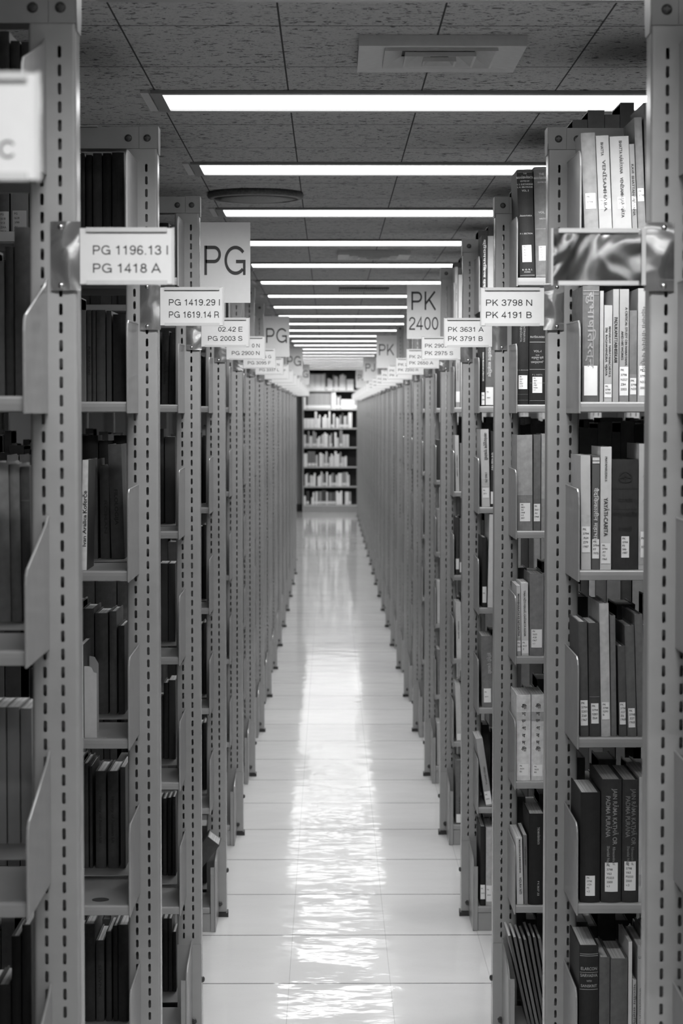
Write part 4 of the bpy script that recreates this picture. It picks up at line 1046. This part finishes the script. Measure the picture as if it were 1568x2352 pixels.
end_row(0, [(225, 490, 232, (Wt, Wt, .62), 10, 1), (490, 512, 222, (Lt,), 1, 0), (514, 540, 240, (Dk,), 1, 1), (540, 580, 290, (Wt,), 2, 0), (580, 608, 308, (Wt,), 1, 0), (610, 650, (240, 255), (Gr, Lt), 2, 1), (650, 730, (262, 290, 245), (Wt, Gr, Wt), 3, 1), (730, 790, (232, 250), (Wt, Lt), 2, 1), (800, 892, 300, (Wt,), 3, 0)])
end_row(1, [(215, 245, 540, (Wt,), 1, 0), (246, 274, 535, (Dk,), 1, 1), (275, 582, 490, (Gr, .3), 9, 1), (590, 620, 482, (Lt,), 1, 0), (622, 652, 478, (Wt,), 1, 0), (653, 722, (520, 545, 525), (Gr, Lt, Gr), 3, 1), (725, 876, 572, (Wt,), 5, 0), (880, 960, 520, (Lt, Gr), 3, 1)])
end_row(2, [(220, 365, 830, (Wt, .65), 6, 0), (366, 400, 737, (Lt,), 1, 1), (400, 446, (830, 782), (Wt, Wt), 2, 0), (468, 555, (812, 780, 822), (Wt, Wt, Lt), 3, 0), (556, 580, 732, (Wt,), 1, 0), (586, 640, (790, 768), (Dk, Lt), 2, 1), (655, 700, (812, 830), (Wt, Lt), 2, 0), (700, 760, (790, 758), (Gr, Dk), 2, 1), (760, 820, (800, 790), (Lt, Gr), 2, 1), (822, 872, 752, (Wt,), 1, 0)])
end_row(3, [(218, 250, 1050, (Lt,), 1, 1), (252, 296, (1060, 1000), (Dk, Gr), 2, 1), (298, 336, 1070, (Wt, Lt), 2, 0), (338, 390, (1000, 1022), (Gr, Gr), 2, 1), (392, 440, (1100, 1075), (Lt, Wt), 2, 1), (442, 492, (1060, 1045), (Gr, Lt), 2, 1), (494, 545, (1022, 1040), (Wt, Wt), 2, 0), (560, 605, (1060, 1030), (Lt, Gr), 2, 1), (632, 692, (1020, 1090), (Wt, Lt), 2, 0), (700, 742, 982, (Gr,), 1, 1), (744, 830, 1048, (.6, .5), 3, 0)])
end_row(4, [(218, 268, 1305, (Wt,), 1, 0), (270, 372, 1275, (.16,), 2, 1), (373, 408, 1325, (Gr, Lt), 2, 1), (430, 490, (1295, 1310), (Wt, Lt), 2, 0), (492, 560, (1325, 1280, 1300), (Gr, Lt, Dk), 3, 1), (562, 632, (1350, 1310, 1335), (Lt, Wt, Lt), 3, 0), (634, 700, (1275, 1312), (Wt, Wt), 2, 0), (704, 750, (1285, 1350), (Gr, Lt), 2, 1), (752, 802, (1350, 1338), (Lt, Wt), 2, 0)])
end_row(5, [(235, 275, (1590, 1575), (Wt, Lt), 2, 1), (276, 300, 1560, (Dk,), 1, 1), (302, 380, (1600, 1605, 1570), (Lt, Lt, Wt), 3, 1), (405, 470, (1615, 1600, 1552), (Wt, Wt, Lt), 3, 0), (472, 545, (1580, 1600, 1556), (Gr, Dk, Wt), 3, 1), (560, 590, 1600, (Wt,), 1, 0), (592, 680, (1570, 1575, 1600), (Gr, Dk, Lt), 3, 1), (682, 735, 1570, (Wt,), 1, 0), (738, 790, (1560, 1556), (Gr, Gr), 2, 1), (792, 838, (1560, 1595), (Lt, Lt), 2, 1)])
end_row(6, [(218, 246, 1880, (Wt,), 1, 0), (252, 290, 1815, (Dk,), 1, 1), (320, 360, (1900, 1830), (Lt, Wt), 2, 1), (362, 404, 1820, (Gr, Wt), 2, 1), (405, 460, 1820, (.16, Gr), 2, 1), (462, 520, 1800, (Dk,), 2, 1), (522, 545, 1825, (Lt,), 1, 1), (546, 650, 1830, (.1, .16, .08), 4, 1), (655, 740, (1815, 1835, 1810), (Wt, Wt, Wt), 3, 0), (775, 825, 1822, (Lt, Wt), 2, 1), (826, 860, 1825, (Gr,), 1, 1)])

# ------------------------------------------------------------------ a stray bookend left on top of a range
t = empty('stray_bookend', (XL - .166, DL(2) + .02, HT + .0016), 'small metal bookend left on top of the PG 1619.14 R range', 'bookend')
bm = bmesh.new(); box(bm, 0, .045, -.03, .03, 0, .0012); finish('base_plate', bm, ENDLIP, t)
bm = bmesh.new(); prism(bm, [(-.03, .0012), (.03, .0012), (.02, .022), (-.02, .022)], 'x', 0, .0014); finish('upright_plate', bm, ENDLIP, t)
